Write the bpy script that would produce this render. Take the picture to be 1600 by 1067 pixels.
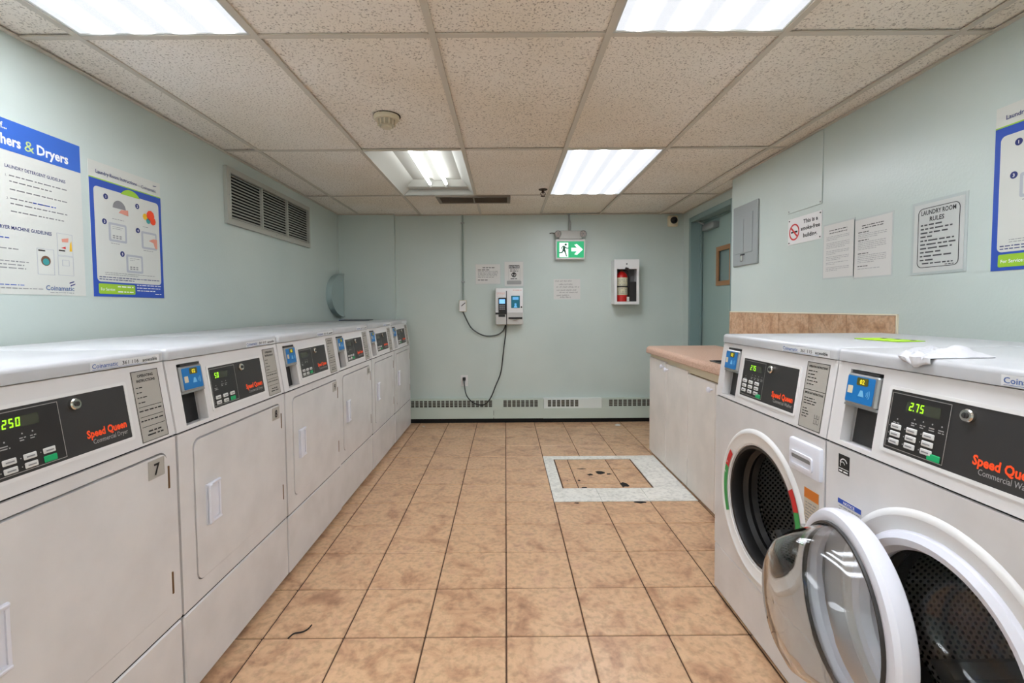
import bpy, bmesh, math, random
from mathutils import Vector, Matrix

# ------------------------------------------------------------------ reset, camera, light, exposure
for o in list(bpy.data.objects): bpy.data.objects.remove(o, do_unlink=True)
SC = bpy.context.scene
COL = SC.collection
PI = math.pi

CAM_H = 1.234
F_PX, PITCH, YAW, ROLL, SHX, SHY = 736.88, 0.044665, 0.002015, -0.007, -8.47, -20.51
def cam_ray(u, v):
    a, b = u - 800 - SHX, v - 533.5 - SHY
    c, s = math.cos(ROLL), math.sin(ROLL); a, b = c*a + s*b, -s*a + c*b
    d = (a/F_PX, 1.0, -b/F_PX)
    c, s = math.cos(PITCH), math.sin(PITCH); d = (d[0], c*d[1] + s*d[2], -s*d[1] + c*d[2])
    c, s = math.cos(YAW), math.sin(YAW)
    return Vector((c*d[0] + s*d[1], -s*d[0] + c*d[1], d[2]))
cd = bpy.data.cameras.new('camera'); cam = bpy.data.objects.new('camera', cd); COL.objects.link(cam)
cd.sensor_fit = 'HORIZONTAL'; cd.sensor_width = 36.0; cd.lens = F_PX/1600*36
cd.shift_x = -SHX/1600; cd.shift_y = SHY/1600
cd.clip_start = 0.05; cd.clip_end = 60
u0, v0 = 800 + SHX, 533.5 + SHY
fwd = cam_ray(u0, v0).normalized()
right = (cam_ray(u0 + 100, v0) - cam_ray(u0, v0)).normalized()
up = right.cross(fwd).normalized()
R3 = Matrix((right, up, -fwd)).transposed()
cam.matrix_world = Matrix.Translation((0, 0, CAM_H)) @ R3.to_4x4()
SC.camera = cam

w = bpy.data.worlds.new('world'); SC.world = w; w.use_nodes = True
w.node_tree.nodes['Background'].inputs[0].default_value = (0.8, 0.85, 0.9, 1)
w.node_tree.nodes['Background'].inputs[1].default_value = 0.15
vs = SC.view_settings
vs.view_transform = 'Standard'; vs.look = 'None'; vs.gamma = 1.0; vs.use_curve_mapping = False
vs.exposure = 0.84
LIGHT = 5.2            # mean strength of the lit ceiling lenses
TUBE = 4.6             # strength of the bare tubes
LAMP = (0.955, 1.0, 1.075, 1)

# ------------------------------------------------------------------ materials
def lin(c):
    r = []
    for x in c[:3]:
        x = x/255.0
        r.append(x/12.92 if x <= 0.04045 else ((x + 0.055)/1.055)**2.4)
    return (r[0], r[1], r[2], 1.0)
MATS = {}
def mat(name, rgb, rough=0.5, metal=0.0, emit=0.0, trans=0.0, spec=0.5, ior=1.45):
    if name in MATS: return MATS[name]
    m = bpy.data.materials.new(name); m.use_nodes = True
    b = m.node_tree.nodes['Principled BSDF']
    b.inputs['Base Color'].default_value = lin(rgb)
    b.inputs['Roughness'].default_value = rough
    b.inputs['Metallic'].default_value = metal
    b.inputs['Specular IOR Level'].default_value = spec
    b.inputs['IOR'].default_value = ior
    if trans: b.inputs['Transmission Weight'].default_value = trans
    if emit:
        b.inputs['Emission Color'].default_value = lin(rgb); b.inputs['Emission Strength'].default_value = emit
    MATS[name] = m
    return m
def nodes(m): return m.node_tree.nodes, m.node_tree.links, m.node_tree.nodes['Principled BSDF']
def add(ns, t, **kw):
    n = ns.new(t)
    for k, v in kw.items(): setattr(n, k, v)
    return n
def ramp(ns, stops):
    r = ns.new('ShaderNodeValToRGB'); e = r.color_ramp.elements
    while len(e) < len(stops): e.new(0.5)
    for i, (p, c) in enumerate(stops): e[i].position = p; e[i].color = c
    return r
def g(v): return (v, v, v, 1)
def mixc(ns, ls, fac, a, b, mode='MIX'):
    n = ns.new('ShaderNodeMix'); n.data_type = 'RGBA'; n.blend_type = mode
    for sock, val in ((n.inputs[0], fac), (n.inputs[6], a), (n.inputs[7], b)):
        if hasattr(val, 'links'): ls.new(val, sock)
        else: sock.default_value = val
    return n.outputs[2]
def wallmat():
    m = mat('painted_wall', (198, 208, 203), 0.3); ns, ls, b = nodes(m)
    pos = add(ns, 'ShaderNodeNewGeometry')
    n1 = add(ns, 'ShaderNodeTexNoise'); n1.inputs['Scale'].default_value = 1.3; n1.inputs['Detail'].default_value = 5
    ls.new(pos.outputs['Position'], n1.inputs['Vector'])
    r = ramp(ns, [(0.3, lin((192, 204, 199))), (0.7, lin((202, 212, 206)))])
    ls.new(n1.outputs[0], r.inputs[0]); ls.new(r.outputs[0], b.inputs['Base Color'])
    n2 = add(ns, 'ShaderNodeTexNoise'); n2.inputs['Scale'].default_value = 90; n2.inputs['Detail'].default_value = 3
    ls.new(pos.outputs['Position'], n2.inputs['Vector'])
    bp = add(ns, 'ShaderNodeBump'); bp.inputs['Strength'].default_value = 0.06; bp.inputs['Distance'].default_value = 0.01
    ls.new(n2.outputs[0], bp.inputs['Height']); ls.new(bp.outputs[0], b.inputs['Normal'])
    return m
def tilemat(name, stops, rough=0.32, scale=7):
    m = mat(name, (200, 160, 118), rough); ns, ls, b = nodes(m)
    pos = add(ns, 'ShaderNodeNewGeometry'); oi = add(ns, 'ShaderNodeObjectInfo')
    mul = add(ns, 'ShaderNodeMath', operation='MULTIPLY'); mul.inputs[1].default_value = 40
    ls.new(oi.outputs['Random'], mul.inputs[0])
    ad = add(ns, 'ShaderNodeVectorMath', operation='ADD'); cmb = add(ns, 'ShaderNodeCombineXYZ')
    ls.new(mul.outputs[0], cmb.inputs[2]); ls.new(pos.outputs['Position'], ad.inputs[0]); ls.new(cmb.outputs[0], ad.inputs[1])
    n1 = add(ns, 'ShaderNodeTexNoise'); n1.inputs['Scale'].default_value = scale; n1.inputs['Detail'].default_value = 9
    n1.inputs['Roughness'].default_value = 0.62; n1.inputs['Distortion'].default_value = 0.6
    ls.new(ad.outputs[0], n1.inputs['Vector'])
    r = ramp(ns, stops); ls.new(n1.outputs[0], r.inputs[0])
    n2 = add(ns, 'ShaderNodeTexNoise'); n2.inputs['Scale'].default_value = scale*6; n2.inputs['Detail'].default_value = 5
    ls.new(ad.outputs[0], n2.inputs['Vector'])
    r2 = ramp(ns, [(0.32, g(0.76)), (0.55, g(1.0))]); ls.new(n2.outputs[0], r2.inputs[0])
    c = mixc(ns, ls, 1.0, r.outputs[0], r2.outputs[0], 'MULTIPLY')
    ls.new(c, b.inputs['Base Color'])
    return m
def ceilmat():
    m = mat('fissured_ceiling', (216, 206, 194), 0.9, spec=0.15); ns, ls, b = nodes(m)
    pos = add(ns, 'ShaderNodeNewGeometry')
    n1 = add(ns, 'ShaderNodeTexNoise'); n1.inputs['Scale'].default_value = 120; n1.inputs['Detail'].default_value = 3; n1.inputs['Roughness'].default_value = 0.6
    ls.new(pos.outputs['Position'], n1.inputs['Vector'])
    r = ramp(ns, [(0.33, lin((172, 162, 150))), (0.45, lin((246, 240, 231)))])
    ls.new(n1.outputs[0], r.inputs[0])
    n3 = add(ns, 'ShaderNodeTexNoise'); n3.inputs['Scale'].default_value = 1.1
    ls.new(pos.outputs['Position'], n3.inputs['Vector'])
    r3 = ramp(ns, [(0.35, lin((245, 240, 232))), (0.65, g(1.0))]); ls.new(n3.outputs[0], r3.inputs[0])
    c = mixc(ns, ls, 1.0, r.outputs[0], r3.outputs[0], 'MULTIPLY'); ls.new(c, b.inputs['Base Color'])
    bp = add(ns, 'ShaderNodeBump'); bp.inputs['Strength'].default_value = 0.35; bp.inputs['Distance'].default_value = 0.004
    ls.new(n1.outputs[0], bp.inputs['Height']); ls.new(bp.outputs[0], b.inputs['Normal'])
    return m
def lensmat():
    m = mat('prismatic_lens', (255, 255, 252), 0.5); ns, ls, b = nodes(m)
    tc = add(ns, 'ShaderNodeTexCoord'); sp = add(ns, 'ShaderNodeSeparateXYZ'); ls.new(tc.outputs['Object'], sp.inputs[0])
    mu = add(ns, 'ShaderNodeMath', operation='MULTIPLY'); mu.inputs[1].default_value = 2*PI/0.145; ls.new(sp.outputs[0], mu.inputs[0])
    co = add(ns, 'ShaderNodeMath', operation='COSINE'); ls.new(mu.outputs[0], co.inputs[0])
    h1 = add(ns, 'ShaderNodeMath', operation='MULTIPLY_ADD'); ls.new(co.outputs[0], h1.inputs[0]); h1.inputs[1].default_value = -0.5; h1.inputs[2].default_value = 0.5
    pw = add(ns, 'ShaderNodeMath', operation='POWER'); ls.new(h1.outputs[0], pw.inputs[0]); pw.inputs[1].default_value = 4.0
    ma = add(ns, 'ShaderNodeMath', operation='MULTIPLY_ADD'); ls.new(pw.outputs[0], ma.inputs[0])
    ma.inputs[1].default_value = (LIGHT - 0.46)/0.273; ma.inputs[2].default_value = 0.46      # four tubes glowing through the lens
    b.inputs['Base Color'].default_value = g(0.25)
    b.inputs['Emission Color'].default_value = LAMP; ls.new(ma.outputs[0], b.inputs['Emission Strength'])
    w1 = add(ns, 'ShaderNodeTexVoronoi'); w1.inputs['Scale'].default_value = 160; ls.new(tc.outputs['Object'], w1.inputs['Vector'])
    bp = add(ns, 'ShaderNodeBump'); bp.inputs['Strength'].default_value = 0.3; bp.inputs['Distance'].default_value = 0.003
    ls.new(w1.outputs[0], bp.inputs['Height']); ls.new(bp.outputs[0], b.inputs['Normal'])
    return m
def enamelmat(name, rgb, rough):
    m = mat(name, rgb, rough); ns, ls, b = nodes(m)
    pos = add(ns, 'ShaderNodeNewGeometry')
    n1 = add(ns, 'ShaderNodeTexNoise'); n1.inputs['Scale'].default_value = 6; n1.inputs['Detail'].default_value = 6
    ls.new(pos.outputs['Position'], n1.inputs['Vector'])
    d = tuple(int(c*0.965) for c in rgb)
    r = ramp(ns, [(0.35, lin(d)), (0.6, lin(rgb))]); ls.new(n1.outputs[0], r.inputs[0]); ls.new(r.outputs[0], b.inputs['Base Color'])
    return m
def drummat():
    m = mat('perforated_drum', (190, 188, 184), 0.36, 0.85); ns, ls, b = nodes(m)
    uv = add(ns, 'ShaderNodeUVMap')
    def cell(shift):
        a = add(ns, 'ShaderNodeVectorMath', operation='MULTIPLY_ADD'); a.inputs[1].default_value = (78, 18, 0); a.inputs[2].default_value = (shift, shift, 0)
        ls.new(uv.outputs[0], a.inputs[0])
        f = add(ns, 'ShaderNodeVectorMath', operation='FRACTION'); ls.new(a.outputs[0], f.inputs[0])
        d = add(ns, 'ShaderNodeVectorMath', operation='DISTANCE'); ls.new(f.outputs[0], d.inputs[0]); d.inputs[1].default_value = (0.5, 0.5, 0)
        return d.outputs['Value']
    mn = add(ns, 'ShaderNodeMath', operation='MINIMUM'); ls.new(cell(0), mn.inputs[0]); ls.new(cell(0.5), mn.inputs[1])
    r = ramp(ns, [(0.17, lin((18, 18, 18))), (0.24, lin((190, 188, 184)))]); ls.new(mn.outputs[0], r.inputs[0])
    ls.new(r.outputs[0], b.inputs['Base Color'])
    return m
def countermat():
    m = mat('laminate_counter', (214, 180, 164), 0.35); ns, ls, b = nodes(m)
    pos = add(ns, 'ShaderNodeNewGeometry')
    n1 = add(ns, 'ShaderNodeTexNoise'); n1.inputs['Scale'].default_value = 140; n1.inputs['Detail'].default_value = 4
    ls.new(pos.outputs['Position'], n1.inputs['Vector'])
    r = ramp(ns, [(0.35, lin((188, 146, 122))), (0.62, lin((216, 182, 160)))]); ls.new(n1.outputs[0], r.inputs[0]); ls.new(r.outputs[0], b.inputs['Base Color'])
    return m

WALL = wallmat()
FTILE = tilemat('clay_floor_tile', [(0.30, lin((168, 126, 96))), (0.42, lin((198, 156, 122))), (0.55, lin((216, 178, 140))), (0.72, lin((196, 152, 124)))])
BTILE = tilemat('travertine_wall_tile', [(0.3, lin((160, 122, 92))), (0.46, lin((190, 152, 118))), (0.58, lin((208, 174, 142))), (0.75, lin((176, 138, 108)))], 0.35, 12)
WTILE = tilemat('white_floor_tile', [(0.3, lin((226, 224, 216))), (0.7, lin((240, 238, 230)))], 0.3)
CEIL = ceilmat(); LENS = lensmat()
ENAM = enamelmat('white_enamel', (222, 220, 220), 0.26)
LIDM = enamelmat('white_lid_enamel', (196, 197, 200), 0.3)
CONS = mat('console_plastic', (224, 222, 222), 0.38)
DRUM = drummat(); CTOP = countermat()
GROUT = mat('dark_grout', (84, 62, 46), 0.9)
TBAR = mat('grid_bar_paint', (206, 198, 184), 0.5)
DARK = mat('black_void', (14, 13, 12), 0.8)
BLACK = mat('black_plastic', (24, 24, 25), 0.4)
RUBBER = mat('gasket_rubber', (34, 33, 33), 0.45)
PANEL = mat('charcoal_panel', (52, 51, 51), 0.45)
KEYPAD = mat('keypad_panel', (42, 41, 41), 0.35)
SILVER = mat('silver_line', (176, 174, 170), 0.35, 0.4)
CHROME = mat('chrome', (215, 212, 205), 0.18, 1.0)
STEEL = mat('galvanised_steel', (168, 170, 170), 0.38, 0.7)
SINKM = mat('sink_steel', (72, 74, 74), 0.4, 0.4)
WHITEP = mat('white_plastic', (230, 229, 228), 0.3)
LAVP = mat('cool_white_plastic', (226, 227, 236), 0.3)
CREAM = mat('cream_plastic', (226, 214, 186), 0.45)
PAPER = mat('paper', (214, 213, 209), 0.6)
POSTER = mat('poster_stock', (212, 213, 206), 0.35)
SLEEVE = mat('plastic_sleeve', (200, 207, 205), 0.15)
INK = mat('black_ink', (28, 27, 27), 0.6)
GREYINK = mat('grey_ink', (138, 138, 140), 0.6)
LGREY = mat('pale_grey_print', (180, 183, 190), 0.5)
BLUE = mat('blue_print', (44, 82, 178), 0.45)
HBLUE = mat('header_blue_print', (56, 106, 200), 0.45)
NAVY = mat('navy_print', (38, 48, 110), 0.45)
LIME = mat('lime_print', (156, 200, 52), 0.45)
PLIME = mat('pale_lime_print', (196, 218, 140), 0.45)
WHITEINK = mat('white_print', (240, 241, 240), 0.5)
YELLOW = mat('yellow_print', (238, 190, 40), 0.5)
ORANGE = mat('orange_red_print', (238, 74, 34), 0.5)
REDP = mat('red_print', (206, 44, 44), 0.5)
GREENP = mat('green_print', (52, 158, 80), 0.5)
PINK = mat('pink_print', (222, 150, 130), 0.5)
TEALP = mat('teal_print', (60, 150, 150), 0.5)
CARDB = mat('card_reader_blue', (22, 118, 190), 0.4)
LCD = mat('lcd_glass', (66, 70, 58), 0.25)
DIGIT = mat('green_digits', (150, 235, 30), 0.5, emit=0.7)
AMBER = mat('amber_digits', (225, 205, 40), 0.5, emit=0.5)
BTNW = mat('white_button', (216, 216, 214), 0.45)
BTNG = mat('green_button', (20, 168, 104), 0.45)
PLATE = mat('instruction_plate', (176, 172, 164), 0.5)
BRASS = mat('tarnished_hinge', (112, 86, 58), 0.45, 0.5)
CABW = enamelmat('cabinet_white', (230, 224, 218), 0.45)
RAILC = mat('cream_rail', (232, 222, 196), 0.6)
HEATM = mat('heater_paint', (196, 208, 198), 0.45)
HEATW = mat('heater_new_cover', (222, 230, 226), 0.4)
FIN = mat('heater_fins', (92, 92, 84), 0.6, 0.3)
DOORM = mat('door_teal_paint', (150, 172, 166), 0.4)
FRAMEM = mat('frame_teal_paint', (130, 152, 150), 0.4)
WOOD = mat('brown_wood_trim', (156, 116, 78), 0.5)
DGLASS = mat('dim_glass', (118, 140, 138), 0.15)
PANELG = mat('grey_panel_paint', (158, 164, 164), 0.4, 0.2)
VENTM = mat('grey_vent_metal', (176, 177, 168), 0.45)
GRILLE = mat('taupe_grille', (128, 116, 102), 0.5, 0.2)
SIGNG = mat('exit_green', (20, 150, 96), 0.4, emit=0.5)
SIGNW = mat('exit_white', (235, 248, 242), 0.4, emit=0.7)
RUST = mat('rusty_metal', (70, 52, 40), 0.7, 0.4)
BEIGE = mat('beige_plastic', (214, 204, 178), 0.45)
RED = mat('extinguisher_red', (190, 30, 26), 0.3)
HIVIS = mat('hi_vis_print', (176, 230, 24), 0.5)
BAG = mat('white_plastic_film', (212, 212, 217), 0.3)
SCREEN = mat('lit_screen', (120, 180, 240), 0.3, emit=0.6)
TEAL = mat('terminal_teal', (20, 116, 140), 0.35)
WIRE = mat('grey_cable', (70, 76, 74), 0.5)
TUBEM = mat('lit_tube', (250, 254, 255), 0.4, emit=TUBE)
HOUS = mat('light_housing', (196, 196, 190), 0.5)
GLASS = mat('door_glass', (236, 238, 238), 0.03, trans=1.0, ior=1.38)
PANE = mat('acrylic_pane', (235, 238, 238), 0.04, trans=1.0, ior=1.03)

# ------------------------------------------------------------------ geometry helpers
class MB:
    def __init__(s): s.v = []; s.f = []; s.uv = None
    def add(s, vs, fs):
        o = len(s.v); s.v += [tuple(p) for p in vs]; s.f += [tuple(i + o for i in f) for f in fs]; return s
    def box(s, x0, x1, y0, y1, z0, z1, c=0.0):
        if c <= 0:
            vs = [(x, y, z) for x in (x0, x1) for y in (y0, y1) for z in (z0, z1)]
            return s.add(vs, [(0, 1, 3, 2), (4, 6, 7, 5), (0, 4, 5, 1), (2, 3, 7, 6), (0, 2, 6, 4), (1, 5, 7, 3)])
        bm = bmesh.new(); bmesh.ops.create_cube(bm, size=1)
        for p in bm.verts: p.co = Vector(((x0 + x1)/2 + p.co.x*(x1 - x0), (y0 + y1)/2 + p.co.y*(y1 - y0), (z0 + z1)/2 + p.co.z*(z1 - z0)))
        c = min(c, 0.49*min(abs(x1 - x0), abs(y1 - y0), abs(z1 - z0)))
        bmesh.ops.bevel(bm, geom=bm.edges[:], offset=c, segments=2 if c > 0.004 else 1, profile=0.5, affect='EDGES')
        return s.bm(bm)
    def bm(s, bm):
        bmesh.ops.recalc_face_normals(bm, faces=bm.faces); bm.verts.index_update()
        s.add([p.co for p in bm.verts], [[p.index for p in f.verts] for f in bm.faces]); bm.free(); return s
    def prism(s, poly, y0, y1, holes=()):
        """polygon in the x-z plane, extruded along y"""
        bm = bmesh.new()
        def loop(pts):
            vs = [bm.verts.new((p[0], y0, p[1])) for p in pts]
            return [bm.edges.new((vs[i], vs[(i + 1) % len(vs)])) for i in range(len(vs))], vs
        es, vs = loop(poly)
        if holes:
            for h in holes: es += loop(h)[0]
            bmesh.ops.triangle_fill(bm, use_beauty=True, use_dissolve=False, edges=es)
        else: bm.faces.new(vs)
        r = bmesh.ops.extrude_face_region(bm, geom=bm.faces[:])
        for e in r['geom']:
            if isinstance(e, bmesh.types.BMVert): e.co.y = y1
        return s.bm(bm)
    def flat(s, poly, y):
        n = len(poly); return s.add([(p[0], y, p[1]) for p in poly], [tuple(range(n))])
    def lathe(s, prof, n=32, cx=0, cz=0, closed=False, cy=0):
        """profile (r, y) revolved round the y axis"""
        vs = []; fs = []; m = len(prof)
        for i in range(n):
            a = 2*PI*i/n
            for r, y in prof: vs.append((cx + r*math.cos(a), cy + y, cz + r*math.sin(a)))
        for i in range(n):
            j = (i + 1) % n
            for k in range(m if closed else m - 1):
                l = (k + 1) % m
                fs.append((i*m + k, j*m + k, j*m + l, i*m + l))
        s.add(vs, fs)
        o = len(s.v) - len(vs)
        if not closed:
            for k in (0, m - 1):
                if prof[k][0] > 1e-5 and prof[k][0] < 0 + 1e9 and s.caps:
                    s.f.append(tuple(o + i*m + k for i in range(n)))
        return s
    caps = True
    def lathez(s, prof, n=24, cx=0, cy=0, cz=0):
        """profile (r, z) round the z axis"""
        vs = []; fs = []; m = len(prof)
        for i in range(n):
            a = 2*PI*i/n
            for r, z in prof: vs.append((cx + r*math.cos(a), cy + r*math.sin(a), cz + z))
        for i in range(n):
            j = (i + 1) % n
            for k in range(m - 1): fs.append((i*m + k, j*m + k, j*m + k + 1, i*m + k + 1))
        fs.append(tuple(i*m for i in range(n))); fs.append(tuple(i*m + m - 1 for i in range(n)))
        return s.add(vs, fs)
    def tube(s, pts, r, n=8, smooth=4):
        P = [Vector(p) for p in pts]
        if smooth and len(P) > 2:
            Q = []
            for i in range(len(P) - 1):
                a, b, c, d = P[max(i - 1, 0)], P[i], P[i + 1], P[min(i + 2, len(P) - 1)]
                for k in range(smooth):
                    t = k/smooth
                    Q.append(0.5*((2*b) + (c - a)*t + (2*a - 5*b + 4*c - d)*t*t + (3*b - a - 3*c + d)*t**3))
            Q.append(P[-1]); P = Q
        vs = []; fs = []; nrm = None
        for i, p in enumerate(P):
            t = (P[min(i + 1, len(P) - 1)] - P[max(i - 1, 0)]).normalized()
            if nrm is None: nrm = t.orthogonal().normalized()
            nrm = (nrm - t*nrm.dot(t)).normalized(); bn = t.cross(nrm)
            for k in range(n):
                a = 2*PI*k/n; vs.append(p + nrm*(r*math.cos(a)) + bn*(r*math.sin(a)))
        for i in range(len(P) - 1):
            for k in range(n):
                l = (k + 1) % n; fs.append((i*n + k, i*n + l, (i + 1)*n + l, (i + 1)*n + k))
        fs.append(tuple(range(n))); fs.append(tuple((len(P) - 1)*n + k for k in range(n)))
        return s.add(vs, fs)
    def text(s, txt, x, z, size, y=0.0, align='LEFT', bold=0.0, fit=None, slant=0.0):
        vs, fs, wd = glyphs(txt, bold)
        sx = size if fit is None else fit/wd
        off = {'LEFT': 0, 'CENTER': -wd*sx/2, 'RIGHT': -wd*sx}[align]
        return s.add([(x + off + p[0]*sx + p[1]*size*slant, y, z + p[1]*size) for p in vs], fs)
    def seg7(s, txt, x, z, h, y):
        w_, t, g_ = h*0.5, h*0.14, h*0.02
        on = {'0': 'abcdef', '2': 'abged', '5': 'afgcd', '7': 'abc'}
        R = {'a': (t*.6, h - t, w_ - t*.6, h), 'd': (t*.6, 0, w_ - t*.6, t), 'g': (t*.6, h/2 - t/2, w_ - t*.6, h/2 + t/2), 'f': (0, h/2 + g_, t, h - g_), 'e': (0, g_, t, h/2 - g_), 'b': (w_ - t, h/2 + g_, w_, h - g_), 'c': (w_ - t, g_, w_, h/2 - g_)}
        for ch in txt:
            if ch == '.': s.flat(rect(x - h*0.12, z, x, z + t), y); x += h*0.04; continue
            for k in on[ch]:
                a, b, c, d = R[k]; s.flat([(x + p[0] + p[1]*0.12, z + p[1]) for p in rect(a, b, c, d)], y)
            x += h*0.72
        return s
    def mesh(s, name, m):
        me = bpy.data.meshes.new(name); me.from_pydata(s.v, [], s.f)
        if s.uv is not None:
            l = me.uv_layers.new(name='UVMap')
            for lp in me.loops: l.data[lp.index].uv = s.uv[lp.vertex_index]
        me.validate()
        bm = bmesh.new(); bm.from_mesh(me)
        if s.recalc: bmesh.ops.recalc_face_normals(bm, faces=bm.faces)
        bm.to_mesh(me); bm.free()
        me.shade_smooth(); me.set_sharp_from_angle(angle=math.radians(32))
        me.materials.append(m); return me
    recalc = True
GL = {}
def glyphs(txt, bold):
    """built-in font outlines as flat faces, unit size; y up"""
    k = (txt, bold)
    if k in GL: return GL[k]
    cu = bpy.data.curves.new('lettering', 'FONT'); cu.body = txt; cu.size = 1.0; cu.resolution_u = 2; cu.offset = bold
    ob = bpy.data.objects.new('lettering', cu); COL.objects.link(ob)
    dg = bpy.context.evaluated_depsgraph_get(); me = bpy.data.meshes.new_from_object(ob.evaluated_get(dg))
    vs = [tuple(v.co) for v in me.vertices]; fs = [tuple(p.vertices) for p in me.polygons]
    x0 = min(v[0] for v in vs); vs = [(v[0] - x0, v[1], 0) for v in vs]
    GL[k] = (vs, fs, max(v[0] for v in vs))
    bpy.data.objects.remove(ob); bpy.data.curves.remove(cu); bpy.data.meshes.remove(me)
    return GL[k]
def rrect(x0, z0, x1, z1, r, n=5):
    p = []
    for cx, cz, a0 in ((x1 - r, z1 - r, 0), (x0 + r, z1 - r, PI/2), (x0 + r, z0 + r, PI), (x1 - r, z0 + r, 3*PI/2)):
        for i in range(n + 1):
            a = a0 + PI/2*i/n; p.append((cx + r*math.cos(a), cz + r*math.sin(a)))
    return p
def rect(x0, z0, x1, z1): return [(x0, z0), (x1, z0), (x1, z1), (x0, z1)]
def circ(x, z, r, n=20, a0=0, a1=2*PI):
    if abs(a1 - a0 - 2*PI) < 1e-6: return [(x + r*math.cos(2*PI*i/n), z + r*math.sin(2*PI*i/n)) for i in range(n)]
    return [(x + r*math.cos(a0 + (a1 - a0)*i/n), z + r*math.sin(a0 + (a1 - a0)*i/n)) for i in range(n + 1)]
def arcband(x, z, r0, r1, a0, a1, n=10): return circ(x, z, r1, n, a0, a1) + circ(x, z, r0, n, a1, a0)

CACHE = {}
def obj(name, mb, m, parent=None, loc=(0, 0, 0), rot=(0, 0, 0), key=None, label=None, kind=None):
    """links ONE mesh object; mb may be a function filling an MB (then key shares the mesh)"""
    if key is not None and key in CACHE: me = CACHE[key]
    else:
        if callable(mb): b = MB(); mb(b); mb = b
        me = mb.mesh(name, m)
        if key is not None: CACHE[key] = me
    o = bpy.data.objects.new(name, me); COL.objects.link(o)
    o.location = loc; o.rotation_euler = rot
    if parent: o.parent = parent
    if label: o['label'] = label
    if kind or (parent and (name.endswith('_print') or name == 'handwriting')): o['kind'] = kind or 'stuff'   # print too small to pick apart
    return o
def tag(o, label, cat, group=None):
    o['label'] = label; o['category'] = cat
    if group: o['group'] = group
    return o
def thing(name, label, cat, loc, rz=0, group=None):
    o = bpy.data.objects.new(name, None); COL.objects.link(o); o.empty_display_size = 0.05
    o.location = loc; o.rotation_euler = (0, 0, rz)
    return tag(o, label, cat, group)
def struct(name, mb, m, label=None, cat=None):
    o = obj(name, mb, m); o['kind'] = 'structure'
    o['label'] = label or name.replace('_', ' ')
    if cat: o['category'] = cat
    return o
def fine(mb, x0, x1, z, h, rng, y, fill=0.75, end=1.0):
    """a line of print too small to read: a row of word-length dashes"""
    x = x0; xe = x0 + (x1 - x0)*end
    while x < xe - h:
        L = min(rng.uniform(1.5, 6)*h, xe - x)
        mb.flat(rect(x, z, x + L*0.92, z + h*fill), y); x += L + h*0.55
def para(mb, x0, x1, ztop, n, pitch, rng, y, h=None):
    h = h or pitch*0.5
    for i in range(n): fine(mb, x0, x1, ztop - i*pitch - h, h, rng, y, end=1.0 if i < n - 1 else rng.uniform(0.4, 0.85))

# ------------------------------------------------------------------ the room
XL, XR, XD, YB, YC, YF, ZC, ZD = -1.75, 1.77, 1.90, 5.05, 4.99, -2.0, 2.211, 2.42
YJ = 3.705          # where the thick right wall ends and the door recess begins
struct('wall_left', MB().box(XL - 0.1, XL, YF - 0.1, YB + 0.1, -0.06, ZD), WALL, 'pale teal painted wall behind the row of dryers', 'wall')
struct('wall_back', MB().box(XL - 0.1, 2.3, YB, YB + 0.1, -0.06, ZD), WALL, 'pale teal end wall with the exit sign', 'wall')
struct('wall_chase', MB().box(XL, -1.165, YC, YB, 0, ZD), WALL, 'shallow boxed-out strip of wall in the far left corner', 'wall')
struct('wall_right', MB().box(XR, 2.3, YF - 0.1, YJ, -0.06, ZD), WALL, 'pale teal wall with notices behind the washers', 'wall')
struct('wall_front', MB().box(XL - 0.1, 2.3, YF - 0.1, YF, -0.06, ZD), WALL, 'pale teal wall behind the camera', 'wall')
D0, D1, DZ = 3.93, 4.87, 2.13
wr = MB()
wr.box(XD, 2.3, YJ, D0, -0.06, ZD); wr.box(XD, 2.3, D1, YB, -0.06, ZD); wr.box(XD, 2.3, D0, D1, DZ, ZD)
struct('wall_recess', wr, WALL, 'recessed teal wall round the door past the counter', 'wall')
# door and frame
fr = MB()
fr.box(XD - 0.014, 2.06, D1 - 0.045, D1, 0, DZ, 0.004); fr.box(XD - 0.014, 2.06, D0, D0 + 0.045, 0, DZ, 0.004)
fr.box(XD - 0.014, 2.06, D0 + 0.045, D1 - 0.045, DZ - 0.05, DZ, 0.004)
fr.box(1.985, 2.0, D1 - 0.06, D1 - 0.045, 0, DZ - 0.05); fr.box(1.985, 2.0, D0 + 0.045, D1 - 0.045, DZ - 0.065, DZ - 0.05)
struct('trim_1', fr, FRAMEM, 'darker teal door frame in the recess', 'door frame')
dr = bpy.data.objects.new('door_1', None); COL.objects.link(dr); dr.location = (2.012, D1 - 0.05, 0.01); dr.rotation_euler = (0, 0, -PI/2)
dr['kind'] = 'structure'; dr['label'] = 'teal flush door with a small wood-framed window'; dr['category'] = 'door'
WX0, WX1, WZ0, WZ1 = 0.34, 0.62, 1.425, 1.765
obj('leaf', MB().prism(rect(0.002, 0, 0.838, 2.06), 0, 0.04, [rect(WX0, WZ0, WX1, WZ1)]), DOORM, dr)
obj('window_trim', MB().prism(rect(WX0 - 0.012, WZ0 - 0.012, WX1 + 0.012, WZ1 + 0.012), -0.012, 0.0, [rect(WX0 + 0.03, WZ0 + 0.03, WX1 - 0.03, WZ1 - 0.03)]), WOOD, dr)
obj('pane', MB().box(WX0, WX1, 0.012, 0.02, WZ0, WZ1), DGLASS, dr)
for z in (0.25, 1.05, 1.86):
    obj('hinge', MB().lathez([(0.007, 0), (0.007, 0.09)], 10, 0.0, -0.008, z), FRAMEM, dr)
dc = obj('door_closer', MB().box(0.11, 0.36, -0.06, 0.0, 1.96, 2.02, 0.008), STEEL, dr)
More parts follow.
